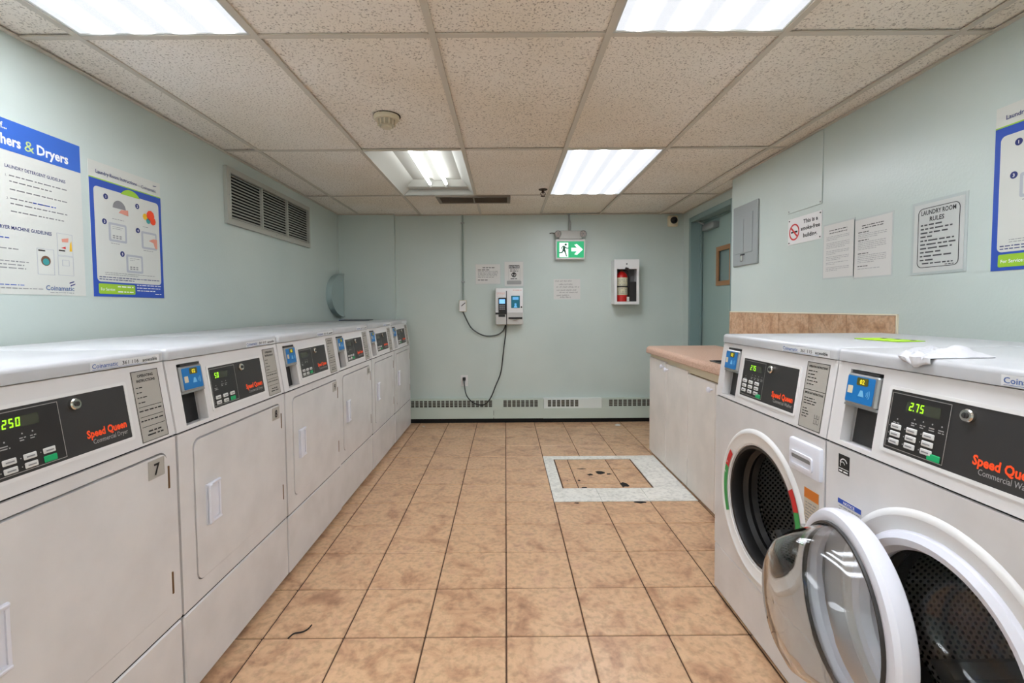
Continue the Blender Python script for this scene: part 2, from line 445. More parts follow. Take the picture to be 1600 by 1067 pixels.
obj('closer_arm', MB().tube([(0.18, -0.065, 2.02), (0.13, -0.10, 2.05), (0.06, -0.03, 2.075)], 0.008, 6, 2), STEEL, dc)

# floor: grout bed with every tile a piece of its own
TP, X0T, Y0T = 0.305, -0.0054, 1.7177
floor = struct('floor', MB().box(XL, 2.1, YF, YB, -0.06, -0.004), GROUT, 'tan square floor tiles with dark grout', 'floor')
gap = 0.0028
def tile_at(name, x0, x1, y0, y1, m, key=None, h=0.0, parent=None, gp=None):
    q = gap if gp is None else gp
    cx, cy = (x0 + x1)/2, (y0 + y1)/2; a, b = (x1 - x0)/2 - q, (y1 - y0)/2 - q
    return obj(name, lambda t: t.box(-a, a, -b, b, -0.012, h, 0.0025), m, parent or floor, (cx, cy, 0), key=key)
IX0, IX1, IY0, IY1 = 0.387, 0.995, 3.165, 3.765    # patch inside the white border
stuff = MB()
for r in range(-13, 12):
    y0 = Y0T + r*TP; y1 = y0 + TP
    y1c = min(y1, YB); y0c = max(y0, YF)
    if y1c - y0c < 0.03: continue
    for c in range(-6, 7):
        x0 = X0T + c*TP; x1 = x0 + TP
        lo, hi = XL, XR if y0 < YJ - 0.1 else 2.0
        x0c, x1c = max(x0, lo), min(x1, hi)
        if x1c - x0c < 0.03: continue
        if 0.5 < y1 and y0 < 4.75 and x1 < -1.08: continue       # under the dryers
        if 0.6 < y0 < 3.6 and x0 > 1.25: continue                 # under washers and cabinets
        if y1 < 0.15:
            stuff.box(x0c + gap, x1c - gap, y0c + gap, y1c - gap, -0.012, 0.0); continue
        if c in (1, 2, 3) and r in (4, 5, 6):                     # white border with a cut-out
            def cut(p0, p1, q0, q1):
                out = []
                xs = sorted({p0, p1, min(max(IX0 - 0.006, p0), p1), min(max(IX1 + 0.006, p0), p1)})
                return out
            hx0, hx1, hy0, hy1 = max(x0, IX0 - 0.008), min(x1, IX1 + 0.008), max(y0, IY0 - 0.008), min(y1, IY1 + 0.008)
            full = hx0 <= x0 + 1e-4 and hx1 >= x1 - 1e-4 and hy0 <= y0 + 1e-4 and hy1 >= y1 - 1e-4
            if full: continue
            pts = None
            a0, a1, b0, b1 = x0 + 0.0012, x1 - 0.0012, y0 + 0.0012, y1 - 0.0012
            L, Rr, Bt, Tp = hx0 > a0 + 0.002, hx1 < a1 - 0.002, hy0 > b0 + 0.002, hy1 < b1 - 0.002
            if L and not (Bt or Tp): poly = [(a0, b0), (hx0, b0), (hx0, b1), (a0, b1)]
            elif Rr and not (Bt or Tp): poly = [(hx1, b0), (a1, b0), (a1, b1), (hx1, b1)]
            elif Bt and not (L or Rr): poly = [(a0, b0), (a1, b0), (a1, hy0), (a0, hy0)]
            elif Tp and not (L or Rr): poly = [(a0, hy1), (a1, hy1), (a1, b1), (a0, b1)]
            elif L and Bt: poly = [(a0, b0), (a1, b0), (a1, hy0), (hx0, hy0), (hx0, b1), (a0, b1)]
            elif Rr and Bt: poly = [(a0, b0), (a1, b0), (a1, b1), (hx1, b1), (hx1, hy0), (a0, hy0)]
            elif L and Tp: poly = [(a0, b0), (hx0, b0), (hx0, hy1), (a1, hy1), (a1, b1), (a0, b1)]
            else: poly = [(hx1, b0), (a1, b0), (a1, b1), (a0, b1), (a0, hy1), (hx1, hy1)]
            mb = MB().prism(poly, -0.001, 0.012); mb.v = [(p[0], p[2], -p[1]) for p in mb.v]
            obj('white_tile', mb, WTILE, floor); continue
        k = None
        if x1c - x0c > TP - 1e-4 and y1c - y0c > TP - 1e-4: k = 'floor_tile'
        tile_at('tile', x0c, x1c, y0c, y1c, FTILE, k)
obj('tile_field', stuff, FTILE, floor, kind='stuff')
ixs = [IX0, 0.491, 0.797, IX1]; iys = [IY0, Y0T + 5*TP, Y0T + 6*TP, IY1]
for i in range(3):
    for j in range(3): tile_at('cut_tile', ixs[i], ixs[i + 1], iys[j], iys[j + 1], FTILE, gp=0.003)
rng = random.Random(5)
def blob(cx, cy, rx, ry, seed, z=0.0012):
    q = random.Random(seed)
    pts = [(cx + rx*math.cos(a*PI/6)*q.uniform(0.6, 1.15), cy + ry*math.sin(a*PI/6)*q.uniform(0.6, 1.15)) for a in range(12)]
    mb = MB().prism(pts, -z, 0.0005); mb.v = [(p[0], p[2], -p[1]) for p in mb.v]; return mb
for i, (x, y, rx, ry) in enumerate([(0.695, 3.46, 0.035, 0.035), (0.615, 3.415, 0.022, 0.02), (0.755, 3.425, 0.02, 0.014), (0.575, 3.54, 0.035, 0.009), (0.815, 3.215, 0.035, 0.045), (0.53, 3.17, 0.02, 0.008), (0.515, 3.3, 0.009, 0.014), (0.43, 3.30, 0.006, 0.006), (0.84, 2.92, 0.055, 0.018), (0.44, 2.915, 0.02, 0.008)]):
    obj('chip', blob(x, y, rx, ry, i), DARK, floor, label='dark chipped spot in the floor tile')

# ceiling: deck, grid bars, lay-in panels
ceil = struct('ceiling', MB().box(XL - 0.1, 2.3, YF - 0.1, YB + 0.1, ZD, ZD + 0.05), HOUS, 'suspended ceiling of speckled panels in a beige grid', 'ceiling')
CW, CX0 = 0.6346, -1.5256
cols = [XL] + [CX0 + k*CW for k in range(6)]
rowsY = [YF, -1.917, -0.701, 0.515, 1.745, 2.976, 4.177, YB]
LIGHTS = {(1, 1): 'L', (1, 4): 'L', (3, 1): 'L', (3, 4): 'L', (5, 2): 'OPEN', (5, 4): 'L'}
bw = 0.012
for x in cols[1:]:
    obj('grid_bar', lambda t: t.box(-bw, bw, YF, YB, 0, 0.006).box(-0.002, 0.002, YF, YB, 0.006, 0.035), TBAR, ceil, (x, 0, ZC), key='mainbar')
for i, y in enumerate(rowsY[1:-1]):
    xe = cols + [XR if y < YJ else XD]
    for k in range(len(xe) - 1):
        a, b = xe[k] + (bw if k else 0), xe[k + 1] - (bw if k < len(xe) - 2 else 0)
        obj('cross_bar', MB().box(a, b, y - bw, y + bw, ZC + 0.0005, ZC + 0.006), TBAR, ceil)
rng = random.Random(11)
for i in range(len(rowsY) - 1):
    y0, y1 = rowsY[i], rowsY[i + 1]
    xe = cols + [XR]
    for k in range(len(xe) - 1):
        if (i, k) in LIGHTS: continue
        a, b = xe[k] + 0.004, xe[k + 1] - 0.004
        if i == 6 and k == 6: b = XD
        z = ZC + 0.0065 + rng.uniform(0, 0.004)
        tilt = rng.uniform(-0.003, 0.005)
        m = MB().box(a, b, y0 + 0.004, y1 - 0.004, z, z + 0.016)
        m.v = [(p[0], p[1], p[2] + max(0, tilt*(p[0] - a)/(b - a))) for p in m.v]
        obj('ceiling_panel', m, CEIL, ceil)
obj('ceiling_panel', MB().box(XR, XD, YJ, rowsY[6], ZC + 0.007, ZC + 0.02), CEIL, ceil)
em = MB()
em.box(XL, XL + 0.018, YF, YC, ZC - 0.002, ZC + 0.004); em.box(XL, -1.165, YC - 0.018, YC, ZC - 0.002, ZC + 0.004)
em.box(-1.165, XD, YB - 0.018, YB, ZC - 0.002, ZC + 0.004); em.box(XR - 0.018, XR, YF, YJ, ZC - 0.002, ZC + 0.004); em.box(XD - 0.018, XD, YJ, YB, ZC - 0.002, ZC + 0.004)
struct('trim_2', em, TBAR, 'beige angle strip where ceiling meets the walls', 'trim')

# ceiling lights
LAB = {(3, 1): 'lit ceiling light panel above the two nearest dryers', (3, 4): 'lit ceiling light panel nearest the camera on the washer side',
       (5, 4): 'lit ceiling light panel near the end wall, over the white floor border', (1, 1): 'lit ceiling light panel behind the camera on the dryer side', (1, 4): 'lit ceiling light panel behind the camera on the washer side'}
for (i, k), t in LIGHTS.items():
    x0, x1 = cols[k] + 0.012, cols[k + 1] - 0.012; y0, y1 = rowsY[i] + 0.012, rowsY[i + 1] - 0.012
    cx, cy = (x0 + x1)/2, (y0 + y1)/2; hx, hy = (x1 - x0)/2, (y1 - y0)/2
    if t == 'L':
        L = thing('ceiling_light', LAB[(i, k)], 'ceiling light', (cx, cy, ZC), 0, 'lensed ceiling lights')
        h = MB(); h.box(-hx, hx, -hy, hy, 0.03, 0.12)
        obj('housing', h, HOUS, L)
        f = MB(); f.box(-hx, -hx + 0.008, -hy, hy, 0.002, 0.03); f.box(hx - 0.008, hx, -hy, hy, 0.002, 0.03)
        f.box(-hx + 0.008, hx - 0.008, -hy, -hy + 0.008, 0.002, 0.03); f.box(-hx + 0.008, hx - 0.008, hy - 0.008, hy, 0.002, 0.03)
        obj('frame', f, HOUS, L)
        obj('lens', MB().box(-hx + 0.008, hx - 0.008, -hy + 0.008, hy - 0.008, 0.006, 0.012), LENS, L)
    else:
        L = thing('ceiling_light', 'open ceiling light with bare lit tubes and no cover', 'ceiling light', (cx, cy, ZC))
        b = MB(); d = 0.115
        # sloping sides, flat back, end plates (open below)
        def quad(m, p): m.add(p, [(0, 1, 2, 3)])
        s = 0.10
        quad(b, [(-hx, -hy, 0.002), (-hx + s, -hy, d), (-hx + s, hy, d), (-hx, hy, 0.002)])
        quad(b, [(hx, -hy, 0.002), (hx, hy, 0.002), (hx - s, hy, d), (hx - s, -hy, d)])
        quad(b, [(-hx + s, -hy, d), (hx - s, -hy, d), (hx - s, hy, d), (-hx + s, hy, d)])
        quad(b, [(-hx, -hy, 0.002), (hx, -hy, 0.002), (hx - s, -hy, d), (-hx + s, -hy, d)])
        quad(b, [(-hx, hy, 0.002), (-hx + s, hy, d), (hx - s, hy, d), (hx, hy, 0.002)])
        b.box(-hx, hx, -hy, hy, d + 0.005, d + 0.01)
        obj('housing', b, HOUS, L)
        obj('end_plate', MB().box(-hx + 0.03, hx - 0.03, hy - 0.10, hy - 0.092, 0.055, d).box(-hx + 0.03, hx - 0.03, hy - 0.092, hy - 0.005, 0.052, 0.056), HOUS, L)
        obj('ballast_cover', MB().prism([(-0.02, 0.10), (0.045, 0.10), (0.06, d), (-0.035, d)], -hy + 0.01, hy - 0.11), HOUS, L)
        for tx in (-0.055, 0.08):
            tb = obj('lamp_tube', lambda m: m.lathe([(0.013, -hy + 0.06), (0.013, hy - 0.14)], 14, 0, 0.068), TUBEM, L, (tx, 0, 0), key='tube')
            obj('tube_cap', lambda m: m.lathe([(0.0135, hy - 0.14), (0.0135, hy - 0.115)], 14, 0, 0.068), STEEL, tb, key='cap1')
            obj('socket', lambda m: m.box(-0.01, 0.01, hy - 0.115, hy - 0.10, 0.045, 0.10, 0.003), WHITEP, tb, key='sock')

# ceiling fittings
d = thing('smoke_detector', 'cream round smoke detector under a ceiling panel', 'smoke detector', (-0.604, 2.468, ZC))
obj('base', MB().lathez([(0.0, 0.008), (0.064, 0.008), (0.066, -0.004), (0.06, -0.016), (0.0, -0.016)], 32), BEIGE, d)
obj('dark_disc', MB().lathez([(0.0, 0.0092), (0.069, 0.0092), (0.069, 0.006), (0.0, 0.006)], 24, 0.002, 0.004), RUST, d)  # dark disc, slightly off centre, showing as a rim round the base
obj('chamber', MB().lathez([(0.046, -0.016), (0.043, -0.022), (0.04, -0.04), (0.034, -0.046), (0.0, -0.046)], 32), mat('detector_chamber', (176, 168, 146), 0.5), d)
for k in range(12):
    a = 2*PI*k/12
    obj('rib', lambda m: m.box(0.038, 0.046, -0.003, 0.003, -0.042, -0.016), BEIGE, d, rot=(0, 0, a), key='ribsd')
obj('cap', MB().lathez([(0.028, -0.046), (0.026, -0.053), (0.0, -0.055)], 24), BEIGE, d)

s = thing('sprinkler_head', 'dark rusty sprinkler head hanging from the ceiling', 'sprinkler', (0.321, 3.995, ZC))
obj('escutcheon', MB().lathez([(0.0, 0.002), (0.036, 0.002), (0.038, 0.008), (0.0, 0.008)], 20), RUST, s)
obj('body', MB().lathez([(0.010, 0.0), (0.012, -0.012), (0.008, -0.018), (0.008, -0.026)], 12), RUST, s)
for sx in (-1, 1): obj('yoke_arm', MB().tube([(0.008*sx, 0, -0.015), (0.02*sx, 0, -0.03), (0.004*sx, 0, -0.05)], 0.003, 6), RUST, s)
obj('deflector', MB().lathez([(0.0, -0.05), (0.02, -0.05), (0.02, -0.053), (0.0, -0.053)], 12), RUST, s)

gr = thing('ceiling_grille', 'taupe louvred air grille on the ceiling by the end wall', 'air grille', (-0.277, 4.30, ZC))
gx, gy = 0.327, 0.135
obj('frame', MB().prism(rect(-gx, -gy, gx, gy), 0, 0.012, [rect(-gx + 0.03, -gy + 0.03, gx - 0.03, gy - 0.03)]), GRILLE, gr, (0, 0, -0.012), (PI/2, 0, 0))
obj('backing', MB().box(-gx + 0.02, gx - 0.02, -gy + 0.02, gy - 0.02, -0.001, 0.0), DARK, gr)
for k in range(9):
    y = -gy + 0.04 + k*(2*gy - 0.08)/8
    obj('slat', lambda m: m.box(-gx + 0.03, gx - 0.03, -0.0075, 0.0075, -0.001, 0.001), GRILLE, gr, (0, y, -0.007), (0.5, 0, 0), key='gslat')
obj('mullion', MB().box(-0.006, 0.006, -gy + 0.02, gy - 0.02, -0.013, -0.002), GRILLE, gr)

# ------------------------------------------------------------------ wall vent (left wall)
def on_left(y, z): return (XL, y, z), PI/2
def on_right(y, z): return (XR, y, z), -PI/2
loc, rz = on_left(2.975, 1.772)
v = thing('wall_vent', 'large grey louvred return vent high on the dryer wall', 'vent', loc, rz)
VW, VH = 1.25, 0.357
obj('frame', MB().prism(rect(0, 0, VW, VH), -0.022, 0.0, [rect(0.036, 0.036, VW - 0.036, VH - 0.036)]), VENTM, v)
obj('lip', MB().prism(rect(0.03, 0.03, VW - 0.03, VH - 0.03), -0.028, -0.022, [rect(0.036, 0.036, VW - 0.036, VH - 0.036)]), VENTM, v)
obj('backing', MB().box(0.036, VW - 0.036, -0.004, -0.001, 0.036, VH - 0.036), DARK, v)
secs = [(0.036, 0.425), (0.437, 0.815), (0.827, VW - 0.036)]
for a in (0.425, 0.815): obj('mullion', MB().box(a, a + 0.012, -0.024, -0.004, 0.036, VH - 0.036), VENTM, v)
for q, (a, b) in enumerate(secs):
    for k in range(14):
        if q == 0 and k == 0: pass
        obj('louvre', (lambda a, b: lambda m: m.box(a, b, -0.008, 0.008, -0.0015, 0.0015))(a, b), VENTM, v, (0, -0.013, 0.048 + k*0.0201), (0.75, 0, 0), key='lou%d' % q)
for px, pz in ((0.018, VH/2), (VW*0.5, VH - 0.018), (VW*0.5, 0.018), (VW - 0.018, VH/2)):
    obj('screw', lambda m: m.lathe([(0.005, 0.0), (0.005, -0.003), (0.0, -0.004)], 8), STEEL, v, (px, -0.022, pz), key='vscrew')

# round duct end in the far corner
dk = thing('duct_stub', 'round teal duct end with shade in its colour, far left corner', 'duct', (XL, 4.98, 1.372))
db = MB(); pts = [(-0.0, 0.225)] + [(0.37*math.cos(a), 0.225*math.sin(a)) for a in [PI/2 + PI*i/24 for i in range(1, 24)]] + [(0.0, -0.225)]
db.prism(pts, 0.0, 0.05); db.v = [(p[1], p[0], p[2]) for p in db.v]
DUCTM = mat('duct_shaded_teal', (166, 184, 182), 0.4)  # wall teal darkened: corner shade put into the duct colour
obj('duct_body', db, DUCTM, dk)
dl = MB().prism(pts + [(0, -0.213)] + [(0.356*math.cos(a), 0.213*math.sin(a)) for a in [PI*1.5 - PI*i/24 for i in range(1, 24)]] + [(0, 0.213)], 0.05, 0.056); dl.v = [(p[1], p[0], p[2]) for p in dl.v]
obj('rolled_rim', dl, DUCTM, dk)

# ------------------------------------------------------------------ posters
def sheet(name, label, cat, loc, rz, wd, ht, m=POSTER, t=0.0015, group=None):
    o = thing(name, label, cat, loc, rz, group)
    obj('sheet', MB().box(0, wd, -t, 0.0, 0, ht), m, o)
    return o
EPS = 0.0006
def small_poster(label, loc, rz, left=True):
    wd, ht = 0.413, 0.578
    P = sheet('instruction_poster', label, 'poster', loc, rz, wd, ht)
    y = -0.0015 - EPS; rg = random.Random(3)
    obj('blue_border', MB().flat(rect(0, 0, wd, ht*0.872), y), BLUE, P)
    obj('lime_stripe', MB().flat(rect(0, ht*0.872, wd, ht*0.88), y), LIME, P)
    y2 = y - EPS
    pn = obj('white_panel', MB().flat(rrect(0.02, ht*0.112, wd - 0.018, ht*0.818, 0.018), y2), POSTER, P)
    obj('green_tab', MB().flat(circ(wd*0.53, ht*0.74, 0.07, 14, PI*0.2, PI*0.8), y2 - EPS), LIME, P)
    obj('green_box', MB().flat(rrect(0.025, 0.012, wd*0.545, ht*0.098, 0.006), y2), LIME, P)
    t = MB(); t.text('Laundry Room Instructions', 0.035, ht*0.915, 0.022, y2, fit=0.225, bold=0.012)
    obj('title_lettering', t, NAVY, P)
    t = MB(); t.text('Coinamatic', wd - 0.125, ht*0.91, 0.022, y2, fit=0.095)
    t.flat([(wd - 0.05, ht*0.962), (wd - 0.025, ht*0.967), (wd - 0.029, ht*0.961), (wd - 0.05, ht*0.956)], y2)
    obj('logo_lettering', t, NAVY, P)
    obj('service_lettering', MB().text('For Service:', 0.035, ht*0.046, 0.017, y2 - EPS, fit=0.075, bold=0.015), WHITEINK, P)
    t = MB(); fine(t, 0.125, 0.215, ht*0.075, 0.007, rg, y2 - EPS); fine(t, 0.125, 0.215, ht*0.035, 0.007, rg, y2 - EPS)
    para(t, wd*0.57, wd - 0.02, ht*0.105, 3, 0.013, rg, y2 - EPS, 0.005); fine(t, wd*0.85, wd - 0.02, 0.016, 0.005, rg, y2 - EPS)
    obj('service_print', t, WHITEINK, P, kind='stuff')
    steps = [(0.1, 0.398, 'drum'), (0.277, 0.392, 'clothes'), (0.088, 0.288, 'box'), (0.275, 0.278, 'hand'), (0.178, 0.156, 'box')]
    prn = MB()
    for i, (sx, sz, kd) in enumerate(steps):
        z0 = sz - 0.042; z1 = sz + 0.042
        obj('step_frame', MB().flat(rrect(sx, z0, sx + 0.1, z1, 0.008), y2 - EPS), LGREY if kd in ('box', 'hand') else POSTER, P)
        obj('step_picture', MB().flat(rrect(sx + 0.011, z0 + 0.01, sx + 0.089, z1 - 0.01, 0.004), y2 - 2*EPS), POSTER, P)
        obj('step_disc', MB().flat(circ(sx - 0.02, z1 - 0.002, 0.0125, 18), y2 - EPS), NAVY, P)
        obj('step_number', MB().text(str(i + 1), sx - 0.02, z1 - 0.008, 0.016, y2 - 2*EPS, 'CENTER', 0.02), WHITEINK, P)
        para(prn, sx + 0.01, sx + 0.09, z0 - 0.006, 1, 0.008, rg, y2 - EPS, 0.003)
        if kd == 'box':
            para(prn, sx + 0.02, sx + 0.08, z1 - 0.016, 2, 0.008, rg, y2 - 3*EPS, 0.0025)
            for a in range(3):
                for b in range(2): prn.flat(rect(sx + 0.02 + a*0.018, z0 + 0.015 + b*0.009, sx + 0.032 + a*0.018, z0 + 0.02 + b*0.009), y2 - 3*EPS)
    para(prn, 0.06, wd - 0.06, ht*0.187, 2, 0.008, rg, y2 - EPS, 0.003)
    obj('fine_print', prn, GREYINK, P, kind='stuff')
    para_b = MB(); para(para_b, 0.03, wd - 0.03, ht*0.153, 2, 0.010, rg, y2 - EPS, 0.0045)
    obj('note_print', para_b, NAVY, P, kind='stuff')
    a = steps[0]; b = steps[1]; h = steps[3]; k = y2 - 3*EPS
    obj('drum_picture', MB().flat(circ(a[0] + 0.05, a[1], 0.036, 18, 0, PI), k), GREYINK, P)
    obj('hand_picture', MB().flat([(a[0] + 0.045, a[1] - 0.018), (a[0] + 0.1, a[1] - 0.024), (a[0] + 0.1, a[1] + 0.002), (a[0] + 0.06, a[1] - 0.003)], k).flat([(h[0] + 0.045, h[1]), (h[0] + 0.075, h[1] + 0.012), (h[0] + 0.1, h[1] + 0.012), (h[0] + 0.1, h[1] - 0.035), (h[0] + 0.085, h[1] - 0.033), (h[0] + 0.075, h[1] - 0.008)], k), PINK, P)
    obj('red_clothes_picture', MB().flat(circ(b[0] + 0.06, b[1] + 0.01, 0.026, 9), k - EPS).flat(circ(b[0] + 0.075, b[1] - 0.014, 0.02, 8), k), ORANGE, P)
    obj('yellow_clothes_picture', MB().flat(circ(b[0] + 0.026, b[1], 0.016, 8), k), YELLOW, P)
    obj('blue_clothes_picture', MB().flat(circ(b[0] + 0.044, b[1] - 0.018, 0.014, 8), k - EPS), TEALP, P)
    return P
loc, rz = on_left(2.012, 1.293)
small_poster('white and blue instruction poster between the wide poster and the wall vent', loc, rz)
loc, rz = on_right(1.722, 1.352)
P = small_poster('white and blue instruction poster on the notice wall above the washers', loc, rz)

def wide_poster():
    wd, ht = 0.86, 0.614
    loc, rz = on_left(1.975 - wd, 1.293)
    P = sheet('guidelines_poster', 'wide guidelines poster with a bright blue heading above the nearest dryers', 'poster', loc, rz, wd, ht)
    y = -0.0015 - EPS; y2 = y - EPS; rg = random.Random(9)
    hb = 1.798 - 1.293
    X = lambda Y: wd - (1.975 - Y)
    Z = lambda z: z - 1.293
    obj('heading_band', MB().flat(rect(0, hb, wd, ht), y), HBLUE, P)
    def T(name, m_, *a, **k): return obj(name, MB().text(*a, **k), m_, P)
    T('heading_lettering', WHITEINK, 'Washers', X(1.736), hb + 0.02, 0.05, y2, 'RIGHT', 0.03, fit=0.146)
    T('heading_lettering', WHITEINK, 'Dryers', X(1.921), hb + 0.02, 0.05, y2, 'RIGHT', 0.03, fit=0.126)
    T('heading_lettering', WHITEINK, 'Use of...', X(1.69), hb + 0.073, 0.03, y2, 'RIGHT', 0.03, fit=0.078)
    T('ampersand', PLIME, '&', X(1.749), hb + 0.018, 0.056, y2, 'LEFT', 0.0, fit=0.036)
    T('guideline_heading', NAVY, 'LAUNDRY DETERGENT GUIDELINES', X(1.677), Z(1.738), 0.0165, y, fit=0.228, bold=0.01)
    T('guideline_heading', NAVY, 'WASHER/DRYER MACHINE GUIDELINES', X(1.837), Z(1.522), 0.0175, y, 'RIGHT', 0.02, fit=0.262)
    T('logo_lettering', mat('logo_blue', (70, 100, 150), 0.5), 'Coinamatic', X(1.922), Z(1.312), 0.026, y, 'RIGHT', 0.012, fit=0.118)
    obj('logo_stroke', MB().flat([(X(1.902), Z(1.345)), (X(1.924), Z(1.352)), (X(1.922), Z(1.347)), (X(1.902), Z(1.34))], y), NAVY, P)
    obj('logo_stroke', MB().flat([(X(1.906), Z(1.335)), (X(1.928), Z(1.342)), (X(1.926), Z(1.337)), (X(1.906), Z(1.33))], y), NAVY, P)
    t = MB()
    T('list_number', GREYINK, '1.', X(1.677), Z(1.707), 0.012, y); T('list_number', GREYINK, '2.', X(1.677), Z(1.627), 0.012, y)
    for z, e in ((1.71, 1.0), (1.69, 0.7), (1.662, 0.98), (1.63, 0.6), (1.612, 0.97), (1.585, 0.9)): fine(t, X(1.69), X(1.915), Z(z), 0.0055, rg, y, end=e)
    for z, e in ((1.488, 0.62), (1.452, 0.85), (1.43, 0.5), (1.408, 0.95), (1.396, 0.88), (1.384, 0.9)): fine(t, X(1.45), X(1.765), Z(z), 0.005, rg, y, end=e)
    fine(t, X(1.45), X(1.80), Z(1.313), 0.004, rg, y); fine(t, X(1.82), X(1.92), Z(1.302), 0.0035, rg, y)
    obj('fine_print', t, GREYINK, P, kind='stuff')
    t = MB(); fine(t, X(1.5), X(1.725), Z(1.325), 0.004, rg, y); fine(t, X(1.5), X(1.68), Z(1.489), 0.005, rg, y - EPS); fine(t, X(1.77), X(1.86), Z(1.6305), 0.005, rg, y - EPS)
    obj('blue_print_lines', t, BLUE, P, kind='stuff')
    def outline(x0, z0, x1, z1, tt=0.0015):
        obj('machine_outline', MB().prism(rect(x0, z0, x1, z1), y, -0.0015, [rect(x0 + tt, z0 + tt, x1 - tt, z1 - tt)]), LGREY, P)
    a0, a1, b0, b1 = X(1.776), X(1.843), X(1.858), X(1.924)
    outline(a0, Z(1.37), a1, Z(1.468)); outline(b0, Z(1.372), b1, Z(1.448)); outline(b0, Z(1.45), b1, Z(1.537)); outline(b0 + 0.018, Z(1.41), b1 - 0.018, Z(1.434))
    obj('control_strip', MB().flat(rect(a0 + 0.005, Z(1.458), a0 + 0.032, Z(1.463)), y), INK, P); obj('control_strip', MB().flat(rect(b0 + 0.005, Z(1.467), b0 + 0.032, Z(1.472)), y), INK, P)
    obj('porthole_picture', MB().flat(circ(X(1.809), Z(1.423), 0.019, 18), y), mat('brown_print', (110, 76, 56), 0.5), P)
    obj('porthole_fill_picture', MB().flat(circ(X(1.809), Z(1.419), 0.013, 14), y2), TEALP, P)
    obj('red_picture', MB().flat([(b0 + 0.014, Z(1.48)), (b0 + 0.034, Z(1.487)), (b0 + 0.034, Z(1.477))], y2), REDP, P)
    obj('shirt_picture', MB().flat([(b0 + 0.018, Z(1.515)), (b0 + 0.048, Z(1.522)), (b0 + 0.046, Z(1.505)), (b0 + 0.02, Z(1.503))], y2), PINK, P)
    obj('yellow_picture', MB().flat([(b0 + 0.05, Z(1.47)), (b0 + 0.062, Z(1.47)), (b0 + 0.06, Z(1.512)), (b0 + 0.053, Z(1.5))], y2), YELLOW, P)
    jx = X(1.654)
    obj('jug_picture', MB().flat([(jx - 0.07, Z(1.655)), (jx, Z(1.655)), (jx - 0.002, Z(1.70)), (jx - 0.016, Z(1.735)), (jx - 0.07, Z(1.735))], y), BLUE, P)
    obj('jug_label_picture', MB().flat(rrect(jx - 0.06, Z(1.665), jx - 0.004, Z(1.695), 0.004), y2), YELLOW, P)
    obj('jug_cap_picture', MB().flat(rrect(jx - 0.06, Z(1.703), jx - 0.012, Z(1.722), 0.004), y2), YELLOW, P)
    obj('basket_ring_picture', MB().flat(circ(jx - 0.03, Z(1.60), 0.031, 22), y), PINK, P)
    obj('basket_dark_picture', MB().flat(circ(jx - 0.03, Z(1.60), 0.027, 22, 0, PI), y2), INK, P)
    obj('basket_clothes_picture', MB().flat(circ(jx - 0.03, Z(1.60), 0.027, 22, PI, 2*PI), y2), mat('mauve_print', (200, 160, 200), 0.5), P)
wide_poster()

